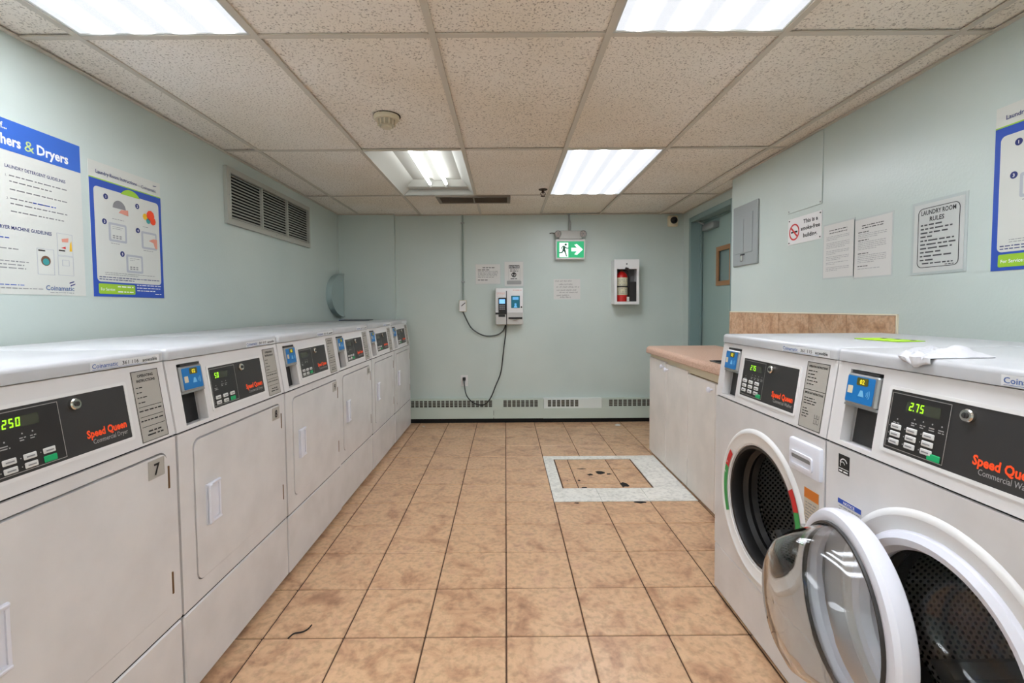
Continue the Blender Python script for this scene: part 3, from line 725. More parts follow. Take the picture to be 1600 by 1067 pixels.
# ------------------------------------------------------------------ laundry machines
MW, MD = 0.69, 0.70
SL = math.atan2(0.031, 0.22); CZ = 0.857
CROT = (-SL, 0, 0); CLOC = (0, 0, CZ)
LCDIG = {}
def console(root, digits, sub, washer, asset, lit):
    # sloping fascia with an opening for the payment recess and a shallow bed for the control panel
    def fascia(m):
        H = 0.224; o = (0.048, 0.158, 0.014, 0.208); t = 0.03
        m.box(0.001, o[0], 0, t, 0.002, H); m.box(o[1], MW - 0.001, 0, t, 0.002, H)
        m.box(o[0], o[1], 0, t, 0.002, o[2]); m.box(o[0], o[1], 0, t, o[3], H)
    obj('console', fascia, CONS, root, CLOC, CROT, key='fascia')
    def pocket(m):
        x0, x1, z0, z1, d = 0.048, 0.158, 0.014, 0.208, 0.075; t = 0.004
        m.box(x0 - t, x0, 0.028, d, z0 - t, z1 + t); m.box(x1, x1 + t, 0.028, d, z0 - t, z1 + t)
        m.box(x0, x1, 0.028, d, z0 - t, z0); m.box(x0, x1, 0.028, d, z1, z1 + t); m.box(x0 - t, x1 + t, d, d + t, z0 - t, z1 + t)
    pk = obj('payment_recess', pocket, CONS, root, CLOC, CROT, key='pocket')
    obj('recess_plate', lambda m: m.box(0.049, 0.157, 0.034, 0.0745, 0.015, 0.117), BLACK if not washer else PANEL, pk, key='rplate%d' % washer)
    cr = obj('card_reader', lambda m: m.box(0.05, 0.156, -0.008, 0.07, 0.118, 0.198, 0.004).box(0.048, 0.158, -0.004, 0.02, 0.112, 0.118), STEEL, root, CLOC, CROT, key='cardr')
    obj('reader_face', lambda m: m.prism(rrect(0.055, 0.124, 0.146, 0.192, 0.003), -0.0095, -0.008), CARDB, cr, key='cface')
    obj('reader_display', lambda m: m.flat(rrect(0.088, 0.17, 0.126, 0.19, 0.004), -0.0101), mat('olive_lcd', (90, 88, 24), 0.4), cr, key='cdisp')
    obj('reader_digits', lambda m: m.text('02', 0.107, 0.174, 0.016, -0.0107, 'CENTER', 0.02), AMBER, cr, key='cdig')
    obj('reader_chip_mark', lambda m: m.flat(rrect(0.06, 0.146, 0.078, 0.166, 0.002), -0.0101), CREAM, cr, key='cchip')
    def waves(m):
        m.flat([(0.098, 0.142), (0.118, 0.142), (0.112, 0.158), (0.104, 0.158)], -0.0101)
        for r in (0.007, 0.012, 0.017): m.flat(arcband(0.118, 0.15, r, r + 0.002, -0.6, 0.6, 6), -0.0104)
    obj('reader_wave_mark', waves, mat('pale_blue_print', (120, 190, 232), 0.5), cr, key='cwave')
    obj('reader_visor', lambda m: m.box(0.06, 0.15, -0.004, 0.03, 0.2, 0.206), PANEL, cr, key='cvis')
    # control panel
    px0, px1, pz0, pz1 = 0.192, 0.532, 0.037, 0.178
    obj('panel_bezel', lambda m: m.prism(rrect(px0 - 0.008, pz0 - 0.008, px1 + 0.008, pz1 + 0.008, 0.006), -0.003, 0.0, [rrect(px0, pz0, px1, pz1, 0.003)]), WHITEP, root, CLOC, CROT, key='bez')
    cp = obj('control_panel', lambda m: m.box(px0, px1, -0.0015, 0.0, pz0, pz1), PANEL, root, CLOC, CROT, key='cpan')
    y = -0.0021
    kx0, kx1, kz0, kz1 = px0 + 0.004, px0 + 0.152, pz0 + 0.006, pz1 - 0.006
    obj('keypad', lambda m: m.flat(rect(kx0, kz0, kx1, kz1), y), KEYPAD, cp, key='kpad')
    def line(m):
        for a in (rect(kx0, kz0, kx1, kz0 + 0.0015), rect(kx0, kz1 - 0.0015, kx1, kz1), rect(kx0, kz0, kx0 + 0.0015, kz1), rect(kx1 - 0.0015, kz0, kx1, kz1)): m.flat(a, y - EPS)
    obj('keypad_outline', line, SILVER, cp, key='kline')
    dx0 = px0 + (0.045 if washer else 0.02)
    obj('display', lambda m: m.flat(rect(dx0, 0.135, dx0 + 0.085, 0.158), y - EPS), LCD, cp, key='kdisp%d' % washer)
    if digits:
        obj('display_digits', lambda m: m.seg7(digits, dx0 + 0.008, 0.138, 0.0185, y - 2*EPS), DIGIT if lit else mat('dim_digits', (110, 140, 30), 0.5), cp, key='dig' + digits + str(lit))
    bz0 = 0.05
    if washer: btn = [(px0 + 0.028 + c*0.042, bz0 + 0.009 + r*0.0175) for c in range(3) for r in range(3)]; gb = (px0 + 0.131, bz0 + 0.002)
    else: btn = [(px0 + 0.03 + c*0.042, bz0 + 0.003 + r*0.018) for c in range(3) for r in range(2) if not (c == 2 and r == 0)]; gb = (px0 + 0.114, bz0 + 0.003)
    for bx, bz in btn:
        bb = obj('button', lambda m: m.box(-0.014, 0.014, -0.003, 0.0, -0.0062, 0.0062, 0.002), BTNW, cp, (bx, -0.002, bz), key='btn')
        obj('button_print', lambda m: fine(m, -0.009, 0.01, -0.002, 0.004, random.Random(2), -0.0035), GREYINK, bb, key='btnp')
    obj('start_button', lambda m: m.box(-0.015, 0.015, -0.003, 0.0, -0.0072, 0.0072, 0.002), BTNG, cp, (gb[0], -0.002, gb[1]), key='btng')
    def mk(m):
        rg = random.Random(4)
        for i in range(4 if washer else 2):
            x = px0 + (0.072 if washer else 0.065) + i*0.022
            m.flat(circ(x, 0.121, 0.0018, 8), y - EPS); fine(m, x - 0.007, x + 0.007, 0.111, 0.003, rg, y - EPS); fine(m, x - 0.007, x + 0.007, 0.106, 0.003, rg, y - EPS)
        x = px0 + 0.028
        m.flat(circ(x, 0.112, 0.0018, 8), y - EPS); fine(m, x - 0.01, x + 0.01, 0.102, 0.003, rg, y - EPS); fine(m, x - 0.01, x + 0.01, 0.097, 0.003, rg, y - EPS)
        for bx, bz in btn: m.flat(circ(bx - 0.0185, bz, 0.0014, 6), y - EPS)
    obj('keypad_print', mk, mat('silver_print', (176, 176, 174), 0.5), cp, key='kprint%d' % washer)
    obj('brand_lettering', lambda m: m.text('Speed Queen', px1 - 0.012, 0.068, 0.026, y, 'RIGHT', 0.035, fit=0.118), mat('orange_lettering', (240, 78, 30), 0.5, emit=0.12), cp, key='sq')
    obj('model_lettering', lambda m: m.text('Commercial Washer' if washer else 'Commercial Dryer', px1 - 0.012, 0.051, 0.0165, y, 'RIGHT', 0.0, fit=0.104), mat('silver_print', (176, 176, 174), 0.5), cp, key='model%d' % washer)
    kl = obj('key_lock', lambda m: m.lathe([(0.0135, 0.0), (0.0135, -0.007), (0.0115, -0.01), (0.0, -0.01)], 20), CHROME, cp, (px0 + 0.19, -0.0015, 0.157), key='klock')
    obj('key_slot', lambda m: m.lathe([(0.006, -0.0098), (0.006, -0.0122), (0.004, -0.0124), (0.0, -0.0115)], 14).box(-0.0012, 0.0012, -0.0131, -0.0115, -0.004, 0.004), PANEL, kl, key='kslot')
    # instruction plate
    ip = obj('instruction_plate', lambda m: m.prism(rect(0.563, 0.009, 0.662, 0.208), -0.001, 0.0), PLATE, root, CLOC, CROT, key='iplate')
    def ipr(m):
        yy = -0.0016; rg = random.Random(8)
        for a in (rect(0.563, 0.009, 0.662, 0.0108), rect(0.563, 0.2062, 0.662, 0.208), rect(0.563, 0.009, 0.5648, 0.208), rect(0.6602, 0.009, 0.662, 0.208)): m.flat(a, yy)
        if washer:
            m.text('OPERATING INSTRUCTIONS', 0.6125, 0.192, 0.0085, yy, 'CENTER', 0.03, fit=0.082)
            m.text('IMPORTANT INSTRUCTIONS', 0.6125, 0.112, 0.0085, yy, 'CENTER', 0.03, fit=0.082)
            m.flat(rect(0.563, 0.124, 0.662, 0.1255), yy)
            for z in (0.18, 0.17, 0.16, 0.15, 0.14, 0.098, 0.09, 0.082, 0.066, 0.058, 0.05, 0.042): fine(m, 0.572, 0.65 if z > 0.07 else 0.615, z, 0.0035, rg, yy, end=rg.uniform(0.4, 0.95))
            for a, b in ((0.63, 0.03), (0.642, 0.03), (0.63, 0.045), (0.642, 0.045)): m.flat(rect(a, b, a + 0.009, b + 0.0012), yy); m.flat(rect(a, b, a + 0.0012, b + 0.012), yy); m.flat(rect(a + 0.008, b, a + 0.009, b + 0.012), yy)
        else:
            m.text('OPERATING', 0.6125, 0.19, 0.0105, yy, 'CENTER', 0.03, fit=0.058)
            m.text('INSTRUCTIONS', 0.6125, 0.176, 0.0105, yy, 'CENTER', 0.03, fit=0.068)
            for z, e in ((0.16, 0.3), (0.146, 0.25), (0.132, 0.45), (0.118, 0.38)): fine(m, 0.572, 0.65, z, 0.0035, rg, yy, end=e)
            for z in (0.106, 0.078, 0.05): m.flat(rect(0.57, z, 0.656, z + 0.0014), yy)
            for z in (0.094, 0.066): fine(m, 0.57, 0.654, z, 0.0045, rg, yy)
            fine(m, 0.59, 0.64, 0.034, 0.0055, rg, yy); fine(m, 0.585, 0.645, 0.024, 0.0055, rg, yy)
    obj('plate_lettering', ipr, INK, ip, key='ipr%d' % washer)
    # lid
    def lid(m):
        bm = bmesh.new(); bmesh.ops.create_cube(bm, size=1)
        for p in bm.verts: p.co = Vector((MW/2 + p.co.x*(MW - 0.003), 0.024 + (p.co.y + 0.5)*(MD - 0.024), 1.0815 + (p.co.z + 0.5)*0.034))
        ed = [e for e in bm.edges if not all(abs(p.co.z - 1.0815) < 1e-4 for p in e.verts)]
        bmesh.ops.bevel(bm, geom=ed, offset=0.012, segments=3, profile=0.5, affect='EDGES'); m.bm(bm)
    ld = obj('lid', lid, LIDM, root, key='lid')
    st = obj('asset_sticker', lambda m: m.flat(rect(0.435, 1.083, 0.665, 1.1035), 0.0228), mat('sticker_white', (226, 228, 230), 0.4), ld, key='astk')
    if asset:
        obj('sticker_lettering', lambda m: m.text(asset, 0.56, 1.0885, 0.014, 0.0222, 'CENTER', 0.01, fit=0.055).text('accessible', 0.657, 1.0885, 0.013, 0.0222, 'RIGHT', 0.02, fit=0.055), INK, st if False else ld, key='ast' + asset)
        obj('sticker_logo_lettering', lambda m: m.text('Coinamatic', 0.44, 1.0885, 0.016, 0.0222, 'LEFT', 0.01, fit=0.078).flat(rect(0.44, 1.0848, 0.62, 1.0856), 0.0222), mat('sticker_blue', (60, 100, 170), 0.5), ld, key='aslogo')

def shell(root, kz, body_front):
    obj('body', lambda m: (m.box(0.002, MW - 0.002, body_front, MD - 0.005, 0.02, 0.85), m.box(0.002, MW - 0.002, 0.125, MD - 0.005, 0.85, 1.079), m.box(0.002, 0.012, 0.034, 0.125, 0.85, 1.079), m.box(MW - 0.012, MW - 0.002, 0.034, 0.125, 0.85, 1.079), m.box(0.012, MW - 0.012, 0.06, 0.125, 1.07, 1.079)), ENAM, root, key='body%.2f' % body_front)
    obj('kick_panel', lambda m: m.box(0.002, MW - 0.002, 0.0, 0.03, 0.025, kz - 0.003, 0.004), ENAM, root, key='kick%.2f' % kz)
    obj('plinth', lambda m: m.box(0.02, MW - 0.02, 0.03, MD - 0.03, 0.0, 0.026), DARK, root, key='plinth')

def dryer(y0, label, number, digits, asset, lit, dx=0.0):
    r = thing('dryer', label, 'dryer', (-0.997 + dx, y0, 0), PI/2, 'dryers along the left wall')
    shell(r, 0.288, 0.03)
    dz0, dz1, dx0, dx1 = 0.357, 0.816, 0.07, 0.648
    obj('front_panel', lambda m: m.prism(rect(0.002, 0.294, MW - 0.002, CZ - 0.004), 0.0, 0.03, [rrect(dx0 - 0.0025, dz0 - 0.0025, dx1 + 0.0025, dz1 + 0.005, 0.03)]), ENAM, r, key='dfront')
    obj('seam_strip', lambda m: m.box(0.003, MW - 0.003, 0.006, 0.03, 0.285, 0.30), DARK, r, key='dseam')
    obj('seam_strip', lambda m: m.box(0.003, MW - 0.003, 0.008, 0.03, CZ - 0.012, CZ + 0.004), DARK, r, key='dseam2')
    obj('door_gap', lambda m: m.box(dx0 - 0.01, dx1 + 0.01, 0.0295, 0.0302, dz0 - 0.01, dz1 + 0.01), DARK, r, key='dgap')
    d = obj('door', lambda m: m.prism(rrect(dx0 + 0.0005, dz0 + 0.0005, dx1 - 0.0005, dz1 - 0.0005, 0.028), -0.003, 0.026), ENAM, r, key='ddoor')
    def handle(m):
        x0, x1, z0, z1 = 0.12, 0.194, 0.52, 0.655
        m.prism(rect(x0, z0, x1, z1), -0.008, -0.003, [rect(x0 + 0.014, z0 + 0.012, x1 - 0.008, z1 - 0.012)])
        m.box(x0 + 0.014, x1 - 0.008, -0.0045, -0.003, z0 + 0.012, z1 - 0.012)
        m.box(x0, x0 + 0.02, -0.018, -0.008, z0, z1, 0.004); m.box(x0, x1, -0.012, -0.008, z1 - 0.008, z1, 0.002); m.box(x0, x1, -0.012, -0.008, z0, z0 + 0.008, 0.002)
    obj('handle', handle, LAVP, d, key='dhandle')
    for z in (0.42, 0.71 + 0.03):
        obj('hinge', lambda m: m.box(0.6485, 0.6555, -0.004, 0.004, -0.033, 0.033, 0.001), BRASS, d, (0, 0, z), key='dhinge')
    if number:
        obj('number_plate', lambda m: m.prism(rect(0.573, 0.757, 0.634, 0.81), -0.004, -0.003).prism(rect(0.573, 0.757, 0.634, 0.81), -0.0045, -0.004, [rect(0.576, 0.76, 0.631, 0.807)]), PLATE, d, key='nplate')
        obj('number_lettering', lambda m: m.text(number, 0.6035, 0.767, 0.045, -0.0052, 'CENTER', 0.02), INK, d, key='num' + number)
    console(r, digits, None, 0, asset, lit)
    return r
Y7 = 0.722
ND = [('7', '250', '361 116', True, 'white dryer nearest the camera, door numbered 7'),
      ('8', '50', '361 117', True, 'white dryer numbered 8, second in the row'),
      ('9', '', '361 118', False, 'third white dryer in the row, just past number 8'),
      ('10', '', '361 119', False, 'fourth white dryer in the row, third from the end wall'),
      ('', '', '361 120', False, 'fifth white dryer in the row, second from the end wall'),
      ('', '', '', False, 'white dryer at the far end of the row by the heater')]
for i, (n, dg, a, lit, lb) in enumerate(ND): dryer(Y7 + 0.692*i, lb, n, dg, a, lit, 0.003*((i*7) % 3 - 1))

# ---- front-loading washers
WC, WZ = 0.345, 0.513
def ringdoor(root, loc, rz, suffix):
    """door leaf in its own frame: axis along y (into the drum), centre at the origin"""
    d = obj('door', lambda m: m.lathe([(0.232, -0.004), (0.232, 0.014), (0.225, 0.024), (0.212, 0.028), (0.2, 0.026), (0.190, 0.02), (0.186, -0.002), (0.196, -0.022), (0.212, -0.028), (0.225, -0.02)], 72, closed=True), LAVP, root, loc, (0, 0, rz), key='wdoor')
    def bowl(m):
        out = [(0.198, 0.012), (0.192, 0.028), (0.184, 0.06), (0.168, 0.107), (0.146, 0.142), (0.112, 0.16), (0.06, 0.168), (0.0005, 0.17)]
        inn = [(r - 0.006 if r > 0.02 else r, y - 0.006) for r, y in out]
        m.caps = False; m.lathe(out + inn[::-1], 64, closed=True)
    gl = obj('door_glass', bowl, GLASS, d, key='wbowl')
    obj('door_seal', lambda m: m.lathe([(0.202, 0.024), (0.199, 0.032), (0.194, 0.032), (0.193, 0.022)], 64, closed=True), PANEL, d, key='wseal')
    return d
def washer(y0, label, opened, digits, asset):
    r = thing('washer', label, 'washing machine', (0.897, y0, 0), -PI/2, 'front-loading washers')
    kz = 0.222
    obj('body', lambda m: (m.box(0.002, 0.012, 0.03, MD - 0.005, 0.02, 1.079), m.box(MW - 0.012, MW - 0.002, 0.03, MD - 0.005, 0.02, 1.079), m.box(0.012, MW - 0.012, MD - 0.015, MD - 0.005, 0.02, 1.079), m.box(0.012, MW - 0.012, 0.03, MD - 0.015, 0.02, 0.03), m.box(0.012, MW - 0.012, 0.085, MD - 0.015, 0.855, 0.86), m.box(0.012, MW - 0.012, 0.09, MD - 0.015, 1.07, 1.079)), ENAM, r, key='wbody')
    obj('kick_panel', lambda m: m.box(0.002, MW - 0.002, 0.0, 0.03, 0.025, kz - 0.003, 0.004), ENAM, r, key='wkick')
    obj('plinth', lambda m: m.box(0.02, MW - 0.02, 0.03, MD - 0.03, 0.0, 0.019), DARK, r, key='wplinth')
    obj('seam_strip', lambda m: m.box(0.003, MW - 0.003, 0.012, 0.03, kz - 0.01, kz + 0.01), DARK, r, key='wseam')
    obj('seam_strip', lambda m: m.box(0.003, MW - 0.003, 0.008, 0.03, CZ - 0.012, CZ + 0.004), DARK, r, key='dseam2')
    obj('front_panel', lambda m: m.prism(rect(0.002, kz, MW - 0.002, CZ - 0.004), 0.0, 0.03, [circ(WC, WZ, 0.218, 64)]), ENAM, r, key='wfront')
    obj('door_surround', lambda m: m.lathe([(0.277, 0.001), (0.273, -0.004), (0.266, -0.008), (0.260, -0.008), (0.254, -0.004), (0.225, -0.002), (0.217, 0.004), (0.215, 0.012), (0.215, 0.03), (0.277, 0.03)], 80, WC, WZ, closed=True), WHITEP, r, key='wsur')
    obj('gasket', lambda m: m.lathe([(0.219, 0.012), (0.212, 0.002), (0.204, 0.004), (0.2, 0.02), (0.206, 0.05), (0.192, 0.064), (0.2, 0.08), (0.192, 0.10), (0.225, 0.11), (0.225, 0.012)], 64, WC, WZ, closed=True), RUBBER, r, key='wgask')
    def drum(m):
        n = 64; R = 0.262; y0_, y1_ = 0.135, 0.5; vs = []; fs = []; uv = []
        pr = [(0.196, 0.108, 0.0), (0.204, 0.116, 0.0), (R - 0.01, 0.122, 0.0), (R, y0_, 0.02), (R, y1_, 0.98), (R - 0.02, y1_ + 0.02, 1.0), (0.10, y1_ + 0.03, 1.0), (0.0005, y1_ + 0.02, 1.0)]
        k = len(pr)
        for i in range(n + 1):
            a = 2*PI*i/n
            for rr, yy, vv in pr: vs.append((WC + rr*math.cos(a), yy, WZ + rr*math.sin(a))); uv.append((i/n, vv))
        for i in range(n):
            for j in range(k - 1): fs.append((i*k + j, i*k + j + 1, (i + 1)*k + j + 1, (i + 1)*k + j))
        m.add(vs, fs); m.uv = uv
    obj('drum', drum, DRUM, r, key='wdrum')
    for q in range(3):
        a = 0.7 + q*2*PI/3
        obj('drum_paddle', lambda m: m.prism([(-0.035, -0.262), (0.035, -0.262), (0.018, -0.215), (-0.018, -0.215)], 0.17, 0.46), STEEL, r, (WC, 0, WZ), (0, a, 0), key='paddle')
    dd = obj('dispenser_drawer', lambda m: m.box(0.535, MW - 0.008, -0.012, 0.02, 0.728, 0.826, 0.008), LAVP, r, key='drawer')
    obj('drawer_grip', lambda m: m.prism(rrect(0.55, 0.745, 0.655, 0.79, 0.01), -0.0165, -0.0115, [rrect(0.556, 0.752, 0.649, 0.781, 0.006)]), LAVP, dd, key='dgrip')
    obj('grip_hollow', lambda m: m.prism(rrect(0.556, 0.768, 0.649, 0.781, 0.004), -0.0135, -0.0115), GREYINK, dd, key='dhol')
    if opened:
        hx = WC + 0.29
        th = math.radians(169)
        c = Vector((-0.252, 0.0)); ca, sa = math.cos(th), math.sin(th)
        cx, cy = hx + c.x*ca - c.y*sa, -0.018 + c.x*sa + c.y*ca
        dd2 = ringdoor(r, (cx, cy, WZ - 0.02), th, 'open')
        obj('hinge', MB().box(hx - 0.02, hx + 0.006, -0.022, 0.0, WZ - 0.07, WZ + 0.07, 0.004), STEEL, r)
        # programme stickers on the surround
        def arc(a0, a1): return lambda m: m.flat(arcband(WC, WZ, 0.2265, 0.2515, a0, a1, 14), -0.0052)
        obj('red_sticker', arc(PI*0.795, PI*0.895), REDP, r); obj('green_sticker', arc(PI*0.895, PI*1.14), GREENP, r)
        obj('red_sticker', arc(PI*0.11, PI*0.2), REDP, r); obj('green_sticker', arc(0.0, PI*0.11), GREENP, r)
        sm = MB(); rg = random.Random(1)
        sm.text('A', WC - 0.229, WZ + 0.09, 0.014, -0.0058); sm.text('N', WC - 0.245, WZ + 0.045, 0.016, -0.0058)
        obj('sticker_lettering', sm, WHITEINK, r)
        lb = MB().prism(rect(0.603, 0.575, 0.668, 0.69), -0.0015, 0.0)
        obj('care_label', lb, mat('tan_label', (196, 184, 164), 0.5), r)
        obj('care_label_band', MB().flat(rect(0.603, 0.66, 0.668, 0.69), -0.002), mat('label_orange', (212, 120, 40), 0.5), r)
        lp = MB(); para(lp, 0.61, 0.66, 0.65, 7, 0.009, rg, -0.002, 0.004); obj('care_label_print', lp, GREYINK, r)
    else:
        ringdoor(r, (WC, 0.009, WZ), 0, 'shut')
        es = MB().prism(rect(0.05, 0.785, 0.09, 0.835), -0.0008, 0.0); o = obj('energy_label', es, INK, r)
        em_ = MB(); em_.flat(arcband(0.07, 0.812, 0.011, 0.014, 0.3, PI - 0.1, 10), -0.0014); em_.flat(arcband(0.066, 0.808, 0.007, 0.009, 0.2, PI + 0.6, 10), -0.0014); fine(em_, 0.054, 0.087, 0.789, 0.005, random.Random(3), -0.0014); em_.flat(rect(0.052, 0.797, 0.088, 0.7985), -0.0014)
        obj('energy_lettering', em_, WHITEINK, o)
        nl = MB().prism(rect(0.052, 0.672, 0.135, 0.715), -0.0008, 0.0); o = obj('notice_label', nl, PAPER, r)
        obj('notice_band', MB().flat(rect(0.052, 0.702, 0.135, 0.715), -0.0014), BLUE, o)
        obj('notice_lettering', MB().text('NOTICE', 0.0935, 0.7045, 0.010, -0.002, 'CENTER', 0.02, fit=0.04), WHITEINK, o)
        np_ = MB(); para(np_, 0.056, 0.131, 0.697, 3, 0.008, random.Random(6), -0.0014, 0.003); obj('notice_print', np_, GREYINK, o)
    console(r, digits, None, 1, asset, True)
    return r
washer(1.997, 'white front-loading washer beside the counter, porthole door swung wide open', True, '275', '361 115')
washer(1.304, 'white front-loading washer nearest the camera, display reading 2.75', False, '2.75', '361 114')

# ------------------------------------------------------------------ counter run on the right
CFX = 1.21
cb = thing('base_cabinet', 'white base cabinet with three doors under the pink counter', 'cabinet', (CFX, 3.952, 0), -PI/2)
CL = 1.92
obj('body', MB().box(0.0, CL, 0.02, XR - CFX - 0.01, 0.0, 0.785).box(0, CL, 0.02, 0.04, 0.785, 0.842).box(0, 0.02, 0.04, XR - CFX - 0.01, 0.785, 0.842), CABW, cb)
obj('top_rail', MB().box(0.002, CL, 0.012, 0.02, 0.79, 0.843), RAILC, cb)
DOORS = [(0.004, 0.405, 0.812, 0.365), (0.412, 0.832, 0.80, 0.452), (0.84, 1.245, 0.782, 1.205), (1.252, 1.66, 0.782, 1.62)]
for x0, x1, zt, kx in DOORS:
    d = obj('door', (lambda a, b, z: lambda m: m.box(a, b, 0.0, 0.0185, 0.022, z, 0.003))(x0, x1, zt), CABW, cb)
    obj('knob', (lambda k, z: lambda m: m.lathe([(0.006, 0.0), (0.006, -0.012), (0.016, -0.018), (0.017, -0.026), (0.011, -0.032), (0.0, -0.033)], 16, k, z))(kx, zt - 0.04), LAVP, d)
obj('gap_backing', MB().box(0.002, CL, 0.019, 0.0199, 0.01, 0.8), mat('gap_brown', (150, 124, 92), 0.7), cb)  # thin brown sheet behind the doors, seen through their gaps

ct = thing('countertop', 'pinkish tan laminate countertop with rolled front edge and sink', 'countertop', (CFX - 0.022, 3.972, 0), -PI/2)
SX0, SX1, SY0, SY1 = 1.13, 1.62, 0.05, 0.43
cdp = XR - CFX + 0.022
top = MB()
prof = [(0.03, 0.90)] + [(0.03 - 0.03*math.sin(a), 0.87 + 0.03*math.cos(a)) for a in [PI/2*i/6 for i in range(1, 7)]] + [(0.0, 0.848), (0.004, 0.843), (0.03, 0.843)]
def strip(m, x0, x1):
    n = len(prof); vs = [(x, p[0], p[1]) for x in (x0, x1) for p in prof]
    m.add(vs, [tuple(range(n)), tuple(range(2*n - 1, n - 1, -1))] + [(i, (i + 1) % n, n + (i + 1) % n, n + i) for i in range(n)])
strip(top, 0, CL + 0.02)
top.box(0, SX0, 0.03, cdp, 0.862, 0.90); top.box(SX1, CL + 0.02, 0.03, cdp, 0.862, 0.90)
top.box(SX0, SX1, 0.03, SY0, 0.862, 0.90); top.box(SX0, SX1, SY1, cdp, 0.862, 0.90)
obj('slab', top, CTOP, ct)
sk = thing('sink', 'dark steel sink let into the pinkish counter', 'sink', (CFX - 0.022, 3.972, 0), -PI/2)
sb = MB(); dpt = 0.792; sm_ = MB()
sb.add([(SX0, SY0, .9), (SX1, SY0, .9), (SX1, SY1, .9), (SX0, SY1, .9), (SX0 + 0.03, SY0 + 0.03, dpt), (SX1 - 0.03, SY0 + 0.03, dpt), (SX1 - 0.03, SY1 - 0.03, dpt), (SX0 + 0.03, SY1 - 0.03, dpt)],
       [(0, 1, 5, 4), (1, 2, 6, 5), (2, 3, 7, 6), (3, 0, 4, 7), (4, 5, 6, 7)])
bs = obj('basin', sb, SINKM, sk)
rm = MB().prism(rrect(SX0 - 0.008, SY0 - 0.008, SX1 + 0.008, SY1 + 0.008, 0.02), -0.9045, -0.9002, [rrect(SX0 + 0.006, SY0 + 0.006, SX1 - 0.006, SY1 - 0.006, 0.02)])
rm.v = [(p[0], p[2], -p[1]) for p in rm.v]
obj('rim', rm, SINKM, sk)
obj('drain', MB().lathez([(0.0, dpt + 0.001), (0.04, dpt + 0.001), (0.042, dpt + 0.004), (0.046, dpt + 0.001)], 20, (SX0 + SX1)/2, (SY0 + SY1)/2), CHROME, sk)

# backsplash tiles fixed to the right wall
bsp = thing('backsplash', 'row of brown stone-look tiles on the wall over the counter', 'backsplash', (XR, YJ, 0), -PI/2)
bx = [0.0, 0.036, 0.355, 0.668, 0.973, 1.276, 1.579]
obj('grout_bed', MB().box(0.0, 1.579, -0.006, 0.0, 0.902, 1.184), GROUT, bsp)
for i in range(6): obj('tile', MB().box(bx[i] + 0.0015, bx[i + 1] - 0.0015, -0.011, -0.005, 0.904, 1.182, 0.0015), BTILE, bsp)
obj('caulk_bead', MB().box(0.0, 1.583, -0.008, 0.0, 1.184, 1.19).box(1.579, 1.586, -0.008, 0.0, 0.902, 1.19), RAILC, bsp)

# ------------------------------------------------------------------ right wall notices
loc, rz = on_right(3.655, 1.53)
ep = thing('electrical_panel', 'grey metal breaker panel flush on the wall by the door', 'breaker panel', loc, rz)
obj('cover', MB().box(0, 0.35, -0.014, 0, 0, 0.447, 0.004), PANELG, ep)
pd = obj('door', MB().box(0.04, 0.29, -0.018, -0.014, 0.09, 0.375, 0.002), PANELG, ep)
obj('door_ridge', MB().box(0.162, 0.168, -0.0195, -0.018, 0.095, 0.34), STEEL, pd)
obj('latch', MB().box(0.13, 0.16, -0.024, -0.014, 0.03, 0.075, 0.004), CHROME, ep)
obj('latch_slot', MB().box(0.12, 0.18, -0.0165, -0.014, 0.075, 0.085), BLACK, ep)
loc, rz = on_right(2.966, 1.80)
ap = thing('access_panel', 'wall-coloured cover plate above the smoke-free sign', 'access panel', loc, rz)
obj('plate', MB().box(0, 0.316, -0.005, 0, 0, 0.405, 0.001), WALL, ap)
for px, pz in ((0.012, 0.012), (0.304, 0.012)): obj('screw', MB().lathe([(0.004, -0.005), (0.004, -0.007), (0, -0.0075)], 8, px, pz), GREYINK, ap)
loc, rz = on_right(2.962, 1.606)
sg = sheet('smoke_free_sign', 'small white smoke-free building sign with red ring', 'sign', loc, rz, 0.312, 0.158, WHITEP, 0.003)
y = -0.0036
obj('prohibition_ring', MB().prism(circ(0.062, 0.074, 0.05, 32), y, -0.003, [circ(0.062, 0.074, 0.041, 32)]), REDP, sg)
obj('prohibition_bar', MB().flat([(0.028, 0.098), (0.036, 0.106), (0.096, 0.05), (0.088, 0.042)], y - EPS), REDP, sg)
obj('cigarette_mark', MB().flat(rect(0.03, 0.069, 0.094, 0.079), y), INK, sg)
t = MB(); t.text('This is a', 0.215, 0.112, 0.032, y, 'CENTER', 0.03, fit=0.13); t.text('smoke-free', 0.213, 0.072, 0.032, y, 'CENTER', 0.03, fit=0.172); t.text('building.', 0.213, 0.03, 0.032, y, 'CENTER', 0.03, fit=0.125)
obj('lettering', t, INK, sg)
for px in (0.012, 0.3):
    for pz in (0.012, 0.146): obj('screw', MB().lathe([(0.004, -0.003), (0.004, -0.005), (0, -0.0055)], 8, px, pz), INK, sg)
def letter(label, y0, z0, wd, ht, seed, blocks):
    loc, rz = on_right(y0, z0)
    P = thing('paper_notice', label, 'notice', loc, rz, 'typed notices in plastic sleeves')
    obj('sleeve', MB().box(-0.008, wd + 0.008, -0.0012, 0, -0.008, ht + 0.008), SLEEVE, P)
    obj('sheet', MB().box(0, wd, -0.0022, -0.0012, 0, ht), PAPER, P)
    rg = random.Random(seed); b = MB(); l = MB(); yy = -0.0028
    for kind, ztop, n in blocks:
        if kind == 'h': fine(b, wd*0.2, wd*0.8, ztop*ht, 0.005, rg, yy); 
        elif kind == 's': fine(b, wd*0.1, wd*0.4, ztop*ht, 0.005, rg, yy)
        else: para(l, wd*0.1, wd*0.88, ztop*ht, n, 0.0085, rg, yy, 0.004)
    obj('heading_print', b, INK, P); obj('body_print', l, mat('faint_print', (166, 166, 166), 0.6), P)
